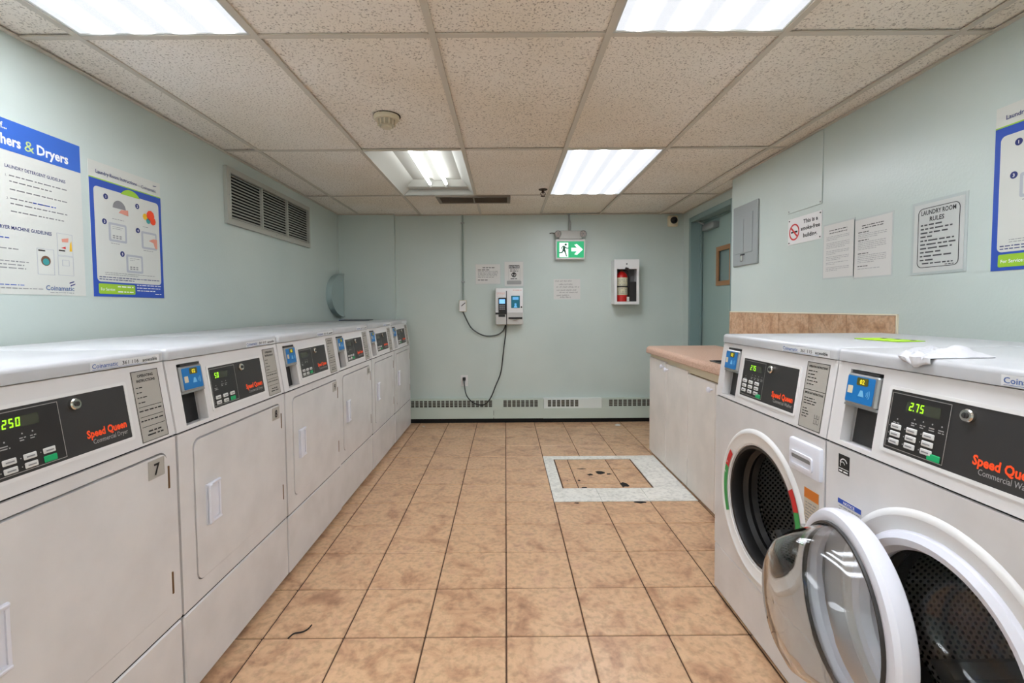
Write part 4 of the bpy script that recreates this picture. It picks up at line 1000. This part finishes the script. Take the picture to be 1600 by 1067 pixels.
letter('typed letter taped nearer the smoke-free sign', 2.63, 1.383, 0.224, 0.285, 21, [('h', 0.88, 1), ('h', 0.83, 1), ('p', 0.78, 3), ('p', 0.66, 4), ('p', 0.51, 3), ('p', 0.40, 3), ('p', 0.29, 2), ('p', 0.2, 3)])
letter('typed letter taped nearer the laundry rules sheet', 2.396, 1.372, 0.228, 0.283, 22, [('h', 0.88, 1), ('h', 0.84, 1), ('s', 0.77, 1), ('p', 0.75, 3), ('s', 0.63, 1), ('p', 0.61, 5), ('s', 0.40, 1), ('p', 0.38, 5), ('s', 0.18, 1), ('p', 0.15, 1)])
loc, rz = on_right(2.05, 1.37)
P = thing('rules_notice', 'laundry room rules sheet in a glossy plastic sleeve with black border', 'notice', loc, rz)
wd, ht = 0.224, 0.285
def wav(m):
    nx, nz = 14, 16; vs = []; fs = []; q = random.Random(2)
    for j in range(nz + 1):
        for i in range(nx + 1):
            x = -0.012 + (wd + 0.024)*i/nx; z = -0.01 + (ht + 0.022)*j/nz
            vs.append((x, -0.0095 - 0.0015*math.sin(i*1.7 + j*0.9) - q.uniform(0, 0.0022) if j > nz*0.7 else -0.008 - q.uniform(0, 0.0006), z))
    for j in range(nz):
        for i in range(nx): a = j*(nx + 1) + i; fs.append((a, a + 1, a + nx + 2, a + nx + 1))
    m.add(vs, fs)
obj('backing_sheet', MB().box(-0.012, wd + 0.012, -0.003, 0, -0.01, ht + 0.012), SLEEVE, P)
obj('sheet', MB().box(0, wd, -0.004, -0.003, 0, ht), PAPER, P)
yy = -0.0046
obj('border', MB().prism(rrect(0.02, 0.018, wd - 0.018, ht - 0.018, 0.022), yy, -0.004, [rrect(0.0225, 0.0205, wd - 0.0205, ht - 0.0205, 0.02)]), INK, P)
t = MB(); t.text('LAUNDRY ROOM', wd/2, ht*0.835, 0.026, yy, 'CENTER', 0.02, fit=0.155); t.text('RULES', wd/2 - 0.005, ht*0.735, 0.026, yy, 'CENTER', 0.02, fit=0.065)
obj('title_lettering', t, INK, P)
t = MB(); rg = random.Random(31)
for i, e in enumerate((0.62, 0.9, 0.8, 0.35, 0.95, 1.0, 0.9, 0.6, 0.95, 0.4)): fine(t, 0.034, wd - 0.03, ht*0.675 - i*0.0162, 0.008, rg, yy, end=e)
fine(t, 0.045, wd - 0.04, ht*0.115, 0.007, rg, yy); fine(t, wd - 0.075, wd - 0.035, ht*0.085, 0.004, rg, yy)
obj('rules_print', t, mat('dark_grey_print', (76, 76, 78), 0.6), P)
SLV = mat('clear_film', (240, 244, 244), 0.06, trans=1.0, ior=1.08)
obj('clear_film', wav, SLV, P)

# ------------------------------------------------------------------ end wall fittings
def on_back(x, z): return (x, YB, z)
cn = thing('wall_conduit', 'thin painted conduit dropping from ceiling to the small box', 'conduit', on_back(-0.448, 0))
obj('pipe', MB().tube([(0, -0.014, 2.211), (0, -0.014, 1.30)], 0.009, 10, 0), mat('painted_conduit', (150, 164, 156), 0.4), cn)
for z in (2.12, 1.50): obj('strap', MB().box(-0.02, 0.02, -0.026, 0.0, z, z + 0.014, 0.002), STEEL, cn)
jb = thing('junction_box', 'small white box at the foot of the wall conduit', 'junction box', on_back(-0.455, 1.19))
obj('box', MB().box(-0.038, 0.038, -0.04, 0, 0, 0.122, 0.004), BEIGE, jb)
obj('cover', MB().box(-0.034, 0.034, -0.044, -0.04, 0.004, 0.118, 0.002), WHITEP, jb)
obj('knob', MB().tube([(-0.012, -0.047, 0.06), (0.03, -0.05, 0.095)], 0.004, 6, 0), BLACK, jb)
tg = obj('data_cable', MB().tube([(-0.455, 5.03, 1.195), (-0.435, 5.02, 1.15), (-0.375, 5.025, 1.03), (-0.30, 5.03, 0.965), (-0.21, 5.03, 0.93), (-0.10, 5.03, 0.938), (-0.03, 5.03, 0.98), (0.0, 5.01, 1.046)], 0.0065, 8, 5), WIRE)
tag(tg, 'grey cable sagging from the small box to the payment terminal', 'cable')
tm = thing('payment_terminal', 'white wall-mounted card payment terminal with screens', 'payment terminal', on_back(-0.105, 1.05))
obj('case', MB().box(0, 0.29, -0.10, 0, 0.0, 0.385, 0.008), WHITEP, tm)
obj('lower_cover', MB().box(0.004, 0.286, -0.108, -0.1, 0.006, 0.128, 0.003), mat('terminal_grey', (196, 194, 190), 0.4), tm)
obj('divider', MB().box(0.112, 0.12, -0.109, -0.1, 0.0, 0.355), BLACK, tm)
kp = obj('keypad_unit', MB().box(0.032, 0.112, -0.12, -0.1, 0.125, 0.285, 0.004), BLACK, tm)
obj('screen', MB().box(0.04, 0.1, -0.1215, -0.12, 0.222, 0.268), SCREEN, kp)
for r in range(3):
    for c in range(3): obj('key', lambda m: m.box(-0.008, 0.008, -0.003, 0, -0.006, 0.006, 0.001), GREYINK, kp, (0.05 + c*0.02, -0.12, 0.165 + r*0.018), key='tkey')
obj('card_slot', MB().box(0.0, 0.112, -0.115, -0.105, 0.11, 0.13, 0.002).box(0.032, 0.1, -0.112, -0.105, 0.085, 0.108), BLACK, tm)
ts = obj('touch_screen', MB().prism(rrect(0.165, 0.175, 0.256, 0.305, 0.003), -0.104, -0.1), TEAL, tm)
obj('screen_icons', MB().flat(rect(0.18, 0.262, 0.242, 0.29), -0.1046).flat(circ(0.21, 0.215, 0.012, 12), -0.1046).flat([(0.19, 0.18), (0.23, 0.18), (0.218, 0.205), (0.202, 0.205)], -0.1046), mat('icon_blue', (96, 170, 220), 0.4, emit=0.3), ts)
obj('card_tray', MB().box(0.135, 0.28, -0.125, -0.106, 0.062, 0.08, 0.003), BLACK, tm)
obj('tray_tongue', MB().box(0.185, 0.23, -0.13, -0.108, 0.052, 0.06, 0.002), SILVER, tm)
obj('lock', MB().lathe([(0.009, -0.1), (0.009, -0.106), (0, -0.107)], 12, 0.272, 0.185), PANEL, tm)
tl = MB(); rg = random.Random(12); para(tl, 0.012, 0.1, 0.345, 4, 0.013, rg, -0.1006, 0.004); fine(tl, 0.185, 0.275, 0.36, 0.007, rg, -0.1006); obj('fine_print', tl, PINK, tm)
co = obj('power_cord', MB().tube([(0.005, 4.985, 1.047), (0.0, 5.0, 0.95), (-0.022, 5.02, 0.787), (-0.053, 5.02, 0.545), (-0.11, 5.0, 0.40), (-0.165, 4.965, 0.275), (-0.236, 4.955, 0.205), (-0.34, 4.955, 0.222), (-0.42, 4.98, 0.30), (-0.446, 5.01, 0.42), (-0.448, 5.02, 0.46)], 0.006, 8, 6), BLACK)
tag(co, 'black power cord hanging from the payment terminal down to the outlet', 'cord')
ot = thing('wall_outlet', 'white electrical outlet above the baseboard heater', 'outlet', on_back(-0.448, 0.389))
obj('cover_plate', MB().box(-0.038, 0.038, -0.006, 0, 0, 0.12, 0.002), WHITEP, ot)
for z in (0.032, 0.088): obj('receptacle', MB().prism(rrect(-0.016, z - 0.018, 0.016, z + 0.018, 0.006), -0.009, -0.006), WHITEP, ot)
obj('plug', MB().box(-0.016, 0.016, -0.035, -0.0095, 0.062, 0.098, 0.006), BLACK, ot, label='black plug in the upper socket')

def notice(name, label, x0, z0, wd, ht):
    P = thing(name, label, 'notice', on_back(x0, z0))
    obj('sleeve', MB().box(0, wd, -0.0015, 0, 0, ht), SLEEVE, P)
    obj('sheet', MB().box(0.008, wd - 0.008, -0.0025, -0.0015, 0.008, ht - 0.008), PAPER, P)
    return P
P = notice('paper_notice', 'landscape typed notice left of the black-banner notice', -0.322, 1.478, 0.275, 0.222)
rg = random.Random(41); b = MB(); l = MB(); yy = -0.0031
fine(b, 0.08, 0.21, 0.175, 0.010, rg, yy); fine(b, 0.03, 0.155, 0.152, 0.009, rg, yy); fine(b, 0.03, 0.145, 0.045, 0.008, rg, yy)
para(l, 0.03, 0.245, 0.143, 5, 0.0155, rg, yy, 0.007); obj('heading_print', b, INK, P); obj('body_print', l, GREYINK, P)
P = notice('paper_notice', 'portrait notice with black NOTICE banner above the payment terminal', -0.014, 1.452, 0.212, 0.272)
obj('banner', MB().flat(rect(0.055, 0.195, 0.165, 0.228), yy), INK, P)
obj('banner_lettering', MB().text('NOTICE', 0.11, 0.202, 0.027, yy - EPS, 'CENTER', 0.02, fit=0.098), WHITEINK, P)
obj('symbol_disc', MB().prism(circ(0.106, 0.128, 0.026, 24), yy, -0.0025, [circ(0.106, 0.128, 0.017, 24)]).flat(circ(0.106, 0.137, 0.011, 12), yy).flat(rect(0.094, 0.113, 0.112, 0.125), yy), INK, P)
l = MB(); fine(l, 0.065, 0.155, 0.178, 0.008, rg, yy); fine(l, 0.065, 0.155, 0.163, 0.008, rg, yy); fine(l, 0.07, 0.14, 0.082, 0.009, rg, yy)
obj('body_print', l, INK, P)
obj('grey_box', MB().flat(rrect(0.03, 0.025, 0.185, 0.065, 0.01), yy), mat('mid_grey_print', (160, 160, 158), 0.6), P)
obj('frame_line', MB().prism(rect(0.05, 0.07, 0.172, 0.232), yy + 0.0003, -0.0025, [rect(0.0515, 0.0715, 0.1705, 0.2305)]), GREYINK, P)
P = sheet('handwritten_note', 'handwritten paper note below the exit sign', 'note', on_back(0.515, 1.315), 0, 0.285, 0.215, PAPER)
hand = MB(); q = random.Random(77); yy = -0.0022
def scribble(x0, x1, z, h):
    x = x0
    while x < x1:
        n = q.randint(3, 7)
        for _ in range(n):
            a = q.uniform(-0.3, 0.3); ww = h*0.45
            s_ = h*q.uniform(0.7, 1.0)
            hand.flat([(x, z), (x + 0.0022, z), (x + 0.0022 + a*ww, z + s_), (x + a*ww, z + s_)], yy)
            if q.random() < 0.8: zz = z + q.choice((0, 0.45, 0.85))*s_; hand.flat([(x, zz), (x + ww, zz + 0.001), (x + ww, zz + 0.003), (x, zz + 0.002)], yy)
            x += ww*1.35
            if x > x1: break
        x += h*0.6
for x0, x1, z in ((0.018, 0.19, 0.188), (0.06, 0.21, 0.152), (0.03, 0.27, 0.124), (0.033, 0.245, 0.091), (0.065, 0.26, 0.066), (0.033, 0.165, 0.036), (0.07, 0.185, 0.016)): scribble(x0, x1, z, 0.014)
obj('handwriting', hand, mat('marker_ink', (58, 56, 56), 0.6), P)

ex = thing('exit_sign', 'green running-man exit sign with twin emergency lamps', 'exit sign', on_back(0.53, 1.733))
obj('housing', MB().box(0, 0.31, -0.075, 0, 0.0, 0.21, 0.006), WHITEP, ex)
obj('top_housing', MB().box(0.035, 0.275, -0.07, 0, 0.21, 0.30, 0.012), mat('sign_grey', (200, 200, 196), 0.4), ex)
fc = obj('sign_face', MB().prism(rect(0.014, 0.016, 0.296, 0.186), -0.0765, -0.075), SIGNG, ex)
yy = -0.0771
pw = MB(); pw.flat(rect(0.04, 0.024, 0.132, 0.172), yy); 
pw.flat([(0.165, 0.083), (0.225, 0.083), (0.196, 0.052), (0.222, 0.045), (0.285, 0.101), (0.222, 0.157), (0.196, 0.15), (0.225, 0.119), (0.165, 0.119)], yy)
obj('white_pictogram', pw, SIGNW, fc)
mn = MB(); k = yy - EPS
mn.flat(circ(0.106, 0.153, 0.0125, 14), k)
mn.flat([(0.078, 0.142), (0.098, 0.138), (0.103, 0.10), (0.088, 0.088), (0.072, 0.098)], k)          # torso
mn.flat([(0.095, 0.138), (0.102, 0.132), (0.122, 0.118), (0.138, 0.122), (0.136, 0.112), (0.12, 0.107), (0.096, 0.12)], k)   # front arm
mn.flat([(0.08, 0.142), (0.06, 0.128), (0.054, 0.104), (0.063, 0.104), (0.068, 0.122), (0.08, 0.13)], k)   # back arm
mn.flat([(0.09, 0.1), (0.104, 0.095), (0.108, 0.07), (0.122, 0.03), (0.11, 0.028), (0.096, 0.066), (0.084, 0.085)], k)     # front leg
mn.flat([(0.074, 0.098), (0.088, 0.09), (0.07, 0.064), (0.036, 0.062), (0.036, 0.074), (0.062, 0.076)], k)   # back leg
obj('running_figure', mn, mat('figure_green', (10, 92, 66), 0.5), fc)
for sx in (0.024, 0.288):
    h = obj('lamp_head', lambda m: m.lathe([(0.03, 0.0), (0.036, -0.03), (0.036, -0.04), (0.032, -0.042), (0.028, -0.034), (0.0, -0.03)], 24), STEEL, ex, (sx, -0.05, 0.263), key='lhead')
    obj('lamp_glass', lambda m: m.lathe([(0.029, -0.036), (0.02, -0.041), (0.0, -0.043)], 20), mat('lamp_glass', (196, 186, 180), 0.15), h, key='lglass')
    for a in range(3): obj('lamp_guard', lambda m: m.box(-0.029, 0.029, -0.045, -0.0425, -0.0015, 0.0015), GREYINK, h, rot=(0, a*PI/3, 0), key='lguard')
obj('pendant_conduit', MB().tube([(0.15, -0.03, 0.30), (0.15, -0.03, 0.478)], 0.009, 10, 0), STEEL, ex)
obj('conduit_cable', MB().tube([(0.166, -0.03, 0.30), (0.163, -0.03, 0.40), (0.135, -0.03, 0.478)], 0.004, 6, 3), STEEL, ex)
obj('test_wire', MB().tube([(0.0, -0.04, 0.273), (-0.03, -0.04, 0.28), (-0.06, -0.035, 0.276)], 0.0035, 6), RUST, ex)

xc = thing('extinguisher_cabinet', 'white open-fronted fire extinguisher cabinet on the end wall', 'cabinet', on_back(1.13, 1.26))
W_, H_, D_ = 0.25, 0.455, 0.15
def xbox(m):
    m.box(0, 0.006, -D_, 0, 0, H_); m.box(W_ - 0.006, W_, -D_, 0, 0, H_); m.box(0.006, W_ - 0.006, -D_, 0, 0, 0.006); m.box(0.006, W_ - 0.006, -D_, 0, H_ - 0.006, H_); m.box(0.006, W_ - 0.006, -0.006, 0, 0.006, H_ - 0.006)
obj('box', xbox, WHITEP, xc)
dn = obj('front_frame', MB().prism(rect(-0.004, -0.004, W_ + 0.004, H_ + 0.004), -D_ - 0.012, -D_, [[(0.025, 0.025), (W_ - 0.022, 0.025), (W_ - 0.022, 0.36), (0.145, 0.36), (0.14, 0.375), (0.125, 0.38), (0.11, 0.375), (0.105, 0.36), (0.025, 0.36)]]), WHITEP, xc)
obj('pull_ring', MB().lathe([(0.009, -D_ - 0.012), (0.009, -D_ - 0.016), (0, -D_ - 0.017)], 12, 0.125, 0.412), GREYINK, dn)
obj('inner_liner', MB().box(0.007, W_ - 0.007, -0.012, -0.007, 0.007, H_ - 0.007), mat('liner_grey', (120, 118, 118), 0.6), xc)
obj('dark_block', MB().box(0.165, W_ - 0.008, -0.13, -0.05, 0.007, 0.23), mat('dark_block_grey', (40, 38, 38), 0.6), xc)  # dark block filling the lower right of the cabinet
fe = thing('fire_extinguisher', 'red fire extinguisher with printed label inside its wall cabinet', 'fire extinguisher', (1.13 + 0.092, YB - 0.08, 1.268))
R_ = 0.062
obj('cylinder', MB().lathez([(0.0, 0.0), (R_ - 0.006, 0.0), (R_, 0.008), (R_, 0.275), (R_ - 0.012, 0.305), (0.03, 0.325), (0.018, 0.332), (0.0, 0.332)], 32), RED, fe)
obj('label_band', MB().lathez([(R_ + 0.0005, 0.085), (R_ + 0.001, 0.087), (R_ + 0.001, 0.265), (R_ + 0.0005, 0.267)], 32), mat('label_cream', (206, 200, 170), 0.5), fe)
obj('strap', MB().lathez([(R_ + 0.001, 0.165), (R_ + 0.003, 0.166), (R_ + 0.003, 0.18), (R_ + 0.001, 0.181)], 32), BLACK, fe)
lp = MB(); rg = random.Random(51)
for z in (0.24, 0.225, 0.205, 0.19, 0.15, 0.135, 0.115, 0.1):
    for a in range(-6, 6):
        if rg.random() < 0.7:
            t0 = a*0.15; 
            lp.add([((R_ + 0.0016)*math.sin(t0), -(R_ + 0.0016)*math.cos(t0), z), ((R_ + 0.0016)*math.sin(t0 + 0.11), -(R_ + 0.0016)*math.cos(t0 + 0.11), z), ((R_ + 0.0016)*math.sin(t0 + 0.11), -(R_ + 0.0016)*math.cos(t0 + 0.11), z + 0.006), ((R_ + 0.0016)*math.sin(t0), -(R_ + 0.0016)*math.cos(t0), z + 0.006)], [(0, 1, 2, 3)])
obj('label_print', lp, GREYINK, fe)
obj('valve', MB().lathez([(0.016, 0.33), (0.016, 0.35), (0.01, 0.355), (0.01, 0.37), (0, 0.37)], 14), BRASS, fe)
obj('lever', MB().box(-0.008, 0.008, -0.06, 0.03, 0.37, 0.378, 0.002), BLACK, fe, rot=(0.2, 0, 0.3)); obj('carry_handle', MB().box(-0.008, 0.008, -0.055, 0.03, 0.35, 0.357, 0.002), BLACK, fe, rot=(0, 0, 0.3))
obj('hose', MB().tube([(0.012, -0.01, 0.345), (0.055, -0.02, 0.33), (0.072, -0.015, 0.25), (0.07, -0.01, 0.14)], 0.008, 8), BLACK, fe)
obj('tag', MB().box(0.03, 0.058, -0.066, -0.064, 0.02, 0.065), PAPER, fe, rot=(0, 0, 0.15))

cmr = thing('security_camera', 'black dome security camera on a cream mount under the ceiling corner', 'camera', on_back(1.775, 2.135))
obj('mount', MB().box(-0.052, 0.052, -0.04, 0, -0.062, 0.055, 0.012), CREAM, cmr)
obj('ring', MB().lathe([(0.048, -0.04), (0.046, -0.055), (0.036, -0.058), (0.034, -0.05)], 28), CREAM, cmr)
obj('dome', MB().lathe([(0.038, -0.05), (0.036, -0.068), (0.026, -0.082), (0.012, -0.089), (0.0005, -0.09)], 28), mat('camera_dome', (20, 18, 20), 0.12), cmr)

# baseboard heater
ht_ = thing('baseboard_heater', 'long pale green baseboard heater along the end wall', 'heater', (0, YB, 0))
HX0, HX1, HF = -1.16, 1.86, -0.062
slots = [(-1.02, -0.145, 19), (-0.035, 0.343, 8), (0.439, 0.776, 7), (1.092, 1.80, 14)]
def cover(x0, x1, m_, lowlabel=None):
    hol = []
    for a, b, n in slots:
        pt = (b - a)/n
        for i in range(n):
            s0, s1 = a + i*pt + 0.006, a + (i + 1)*pt - 0.006
            if s0 > x0 and s1 < x1: hol.append(rect(s0, 0.172, s1, 0.243))
    mb = MB().prism(rect(x0, 0.048, x1, 0.252), HF, HF + 0.004, hol)
    mb.box(x0, x1, HF, 0.0, 0.252, 0.258)
    return obj('cover', mb, m_, ht_)
cover(HX0, -0.136, HEATM); cover(-0.132, 0.40, HEATM); cover(0.402, 1.02, HEATW); cover(1.022, HX1, HEATM)
obj('joint_cover', MB().box(-0.148, -0.04, HF - 0.003, HF, 0.135, 0.256, 0.001), HEATM, ht_)
obj('lower_skirt', MB().box(0.395, HX1, HF - 0.0025, HF, 0.046, 0.155), HEATM, ht_)
obj('fin_bank', MB().box(HX0, HX1, HF + 0.012, -0.012, 0.08, 0.24), FIN, ht_)
wires = MB()
for a, b, n in slots:
    for z in (0.19, 0.207, 0.224): wires.box(a, b, HF + 0.005, HF + 0.007, z, z + 0.003)
obj('guard_wires', wires, VENTM, ht_)
obj('back_plate', MB().box(HX0, HX1, -0.006, 0, 0.046, 0.252), HEATM, ht_)
struct('baseboard_back', MB().box(XL, XD, YB - 0.045, YB, 0.0, 0.046), DARK, 'black plinth strip under the heater', 'baseboard')

# ------------------------------------------------------------------ small things
fl = thing('hi_vis_flyer', 'bright yellow-green card lying on the farther washer lid', 'flyer', (1.27, 1.56, 1.1165), 0.1)
obj('card', MB().box(-0.05, 0.05, -0.08, 0.08, 0.0, 0.002), HIVIS, fl)
st = MB()
for i in range(3): 
    x = -0.07 + i*0.052; st.add([(0.02, x, 0.0026), (0.045, x + 0.012, 0.0026), (0.045, x + 0.03, 0.0026), (0.02, x + 0.018, 0.0026)], [(0, 1, 2, 3)])
obj('black_stripes', st, INK, fl)

def film(m):
    nx, ny = 34, 26; vs = []; fs = []; q = random.Random(14)
    # local x along the lid edge (machine x), y depth; drapes over the front edge
    for j in range(ny + 1):
        for i in range(nx + 1):
            u = i/nx; t = j/ny
            wob = 0.03*math.sin(3.1*u + 1.2) + 0.02*math.sin(9*u)
            x = (u - 0.5)*(0.07 + 0.19*t) - 0.11*t; d_ = -0.022 + (0.19 + wob)*t
            crump = 0.0045*abs(math.sin(7.3*u + 4.1*t)) + 0.004*abs(math.sin(13.7*u - 9.2*t + 1)) + 0.003*abs(math.sin(23*t + 11*u)) + q.uniform(0, 0.0012)
            edge = min(u, 1 - u, 1 - t)*6; crump *= min(1, edge) 
            crump += 0.014*math.exp(-((u - 0.78)**2 + (t - 0.7)**2)/0.015)
            if d_ < 0: y = -0.006 - crump*0.4; z = d_*(0.6 + 0.5*math.exp(-((u - 0.5)/0.22)**2)) + 0.002
            else: y = d_; z = 0.0006 + crump
            vs.append((x, y, z))
    for j in range(ny):
        for i in range(nx): a = j*(nx + 1) + i; fs.append((a, a + 1, a + nx + 2, a + nx + 1))
    m.add(vs, fs)
fo = obj('plastic_film', film, BAG, None, (0.922, 1.045, 1.1156), (0, 0, -PI/2))
so = fo.modifiers.new('thickness', 'SOLIDIFY'); so.thickness = 0.0012; so.offset = 1
tag(fo, 'crumpled white plastic film draped over the nearest washer lid edge', 'plastic film')

bk = thing('booklet', 'thin dark blue booklet lying on the far dryers', 'booklet', (-1.46, 4.63, 1.1165), 0.1)
obj('cover', MB().box(-0.14, 0.14, -0.11, 0.11, 0.0, 0.006, 0.001), mat('dark_cover', (36, 42, 56), 0.4), bk)
obj('spine', MB().box(-0.145, -0.135, -0.11, 0.11, 0.0, 0.007, 0.001), mat('blue_spine', (40, 70, 150), 0.4), bk)
th = obj('loose_thread', MB().tube([(-0.822, 1.712, 0.003), (-0.812, 1.738, 0.003), (-0.786, 1.744, 0.004), (-0.770, 1.760, 0.003), (-0.764, 1.786, 0.003)], 0.0028, 6, 5), INK)
tag(th, 'short black thread curled on the floor by dryer number 8', 'thread')
lt = obj('lint_scrap', MB().lathez([(0.0, 0.0), (0.014, 0.001), (0.011, 0.006), (0.0, 0.008)], 7, -0.86, 4.86, 0.0), PAPER)
tag(lt, 'white scrap of lint on the floor at the foot of the last dryer', 'lint')
lt = obj('lint_scrap', MB().lathez([(0.0, 0.0), (0.03, 0.001), (0.02, 0.008), (0.0, 0.010)], 9, 1.16, 4.86, 0.0), PAPER)
tag(lt, 'white scrap of lint on the floor below the right of the heater', 'lint')
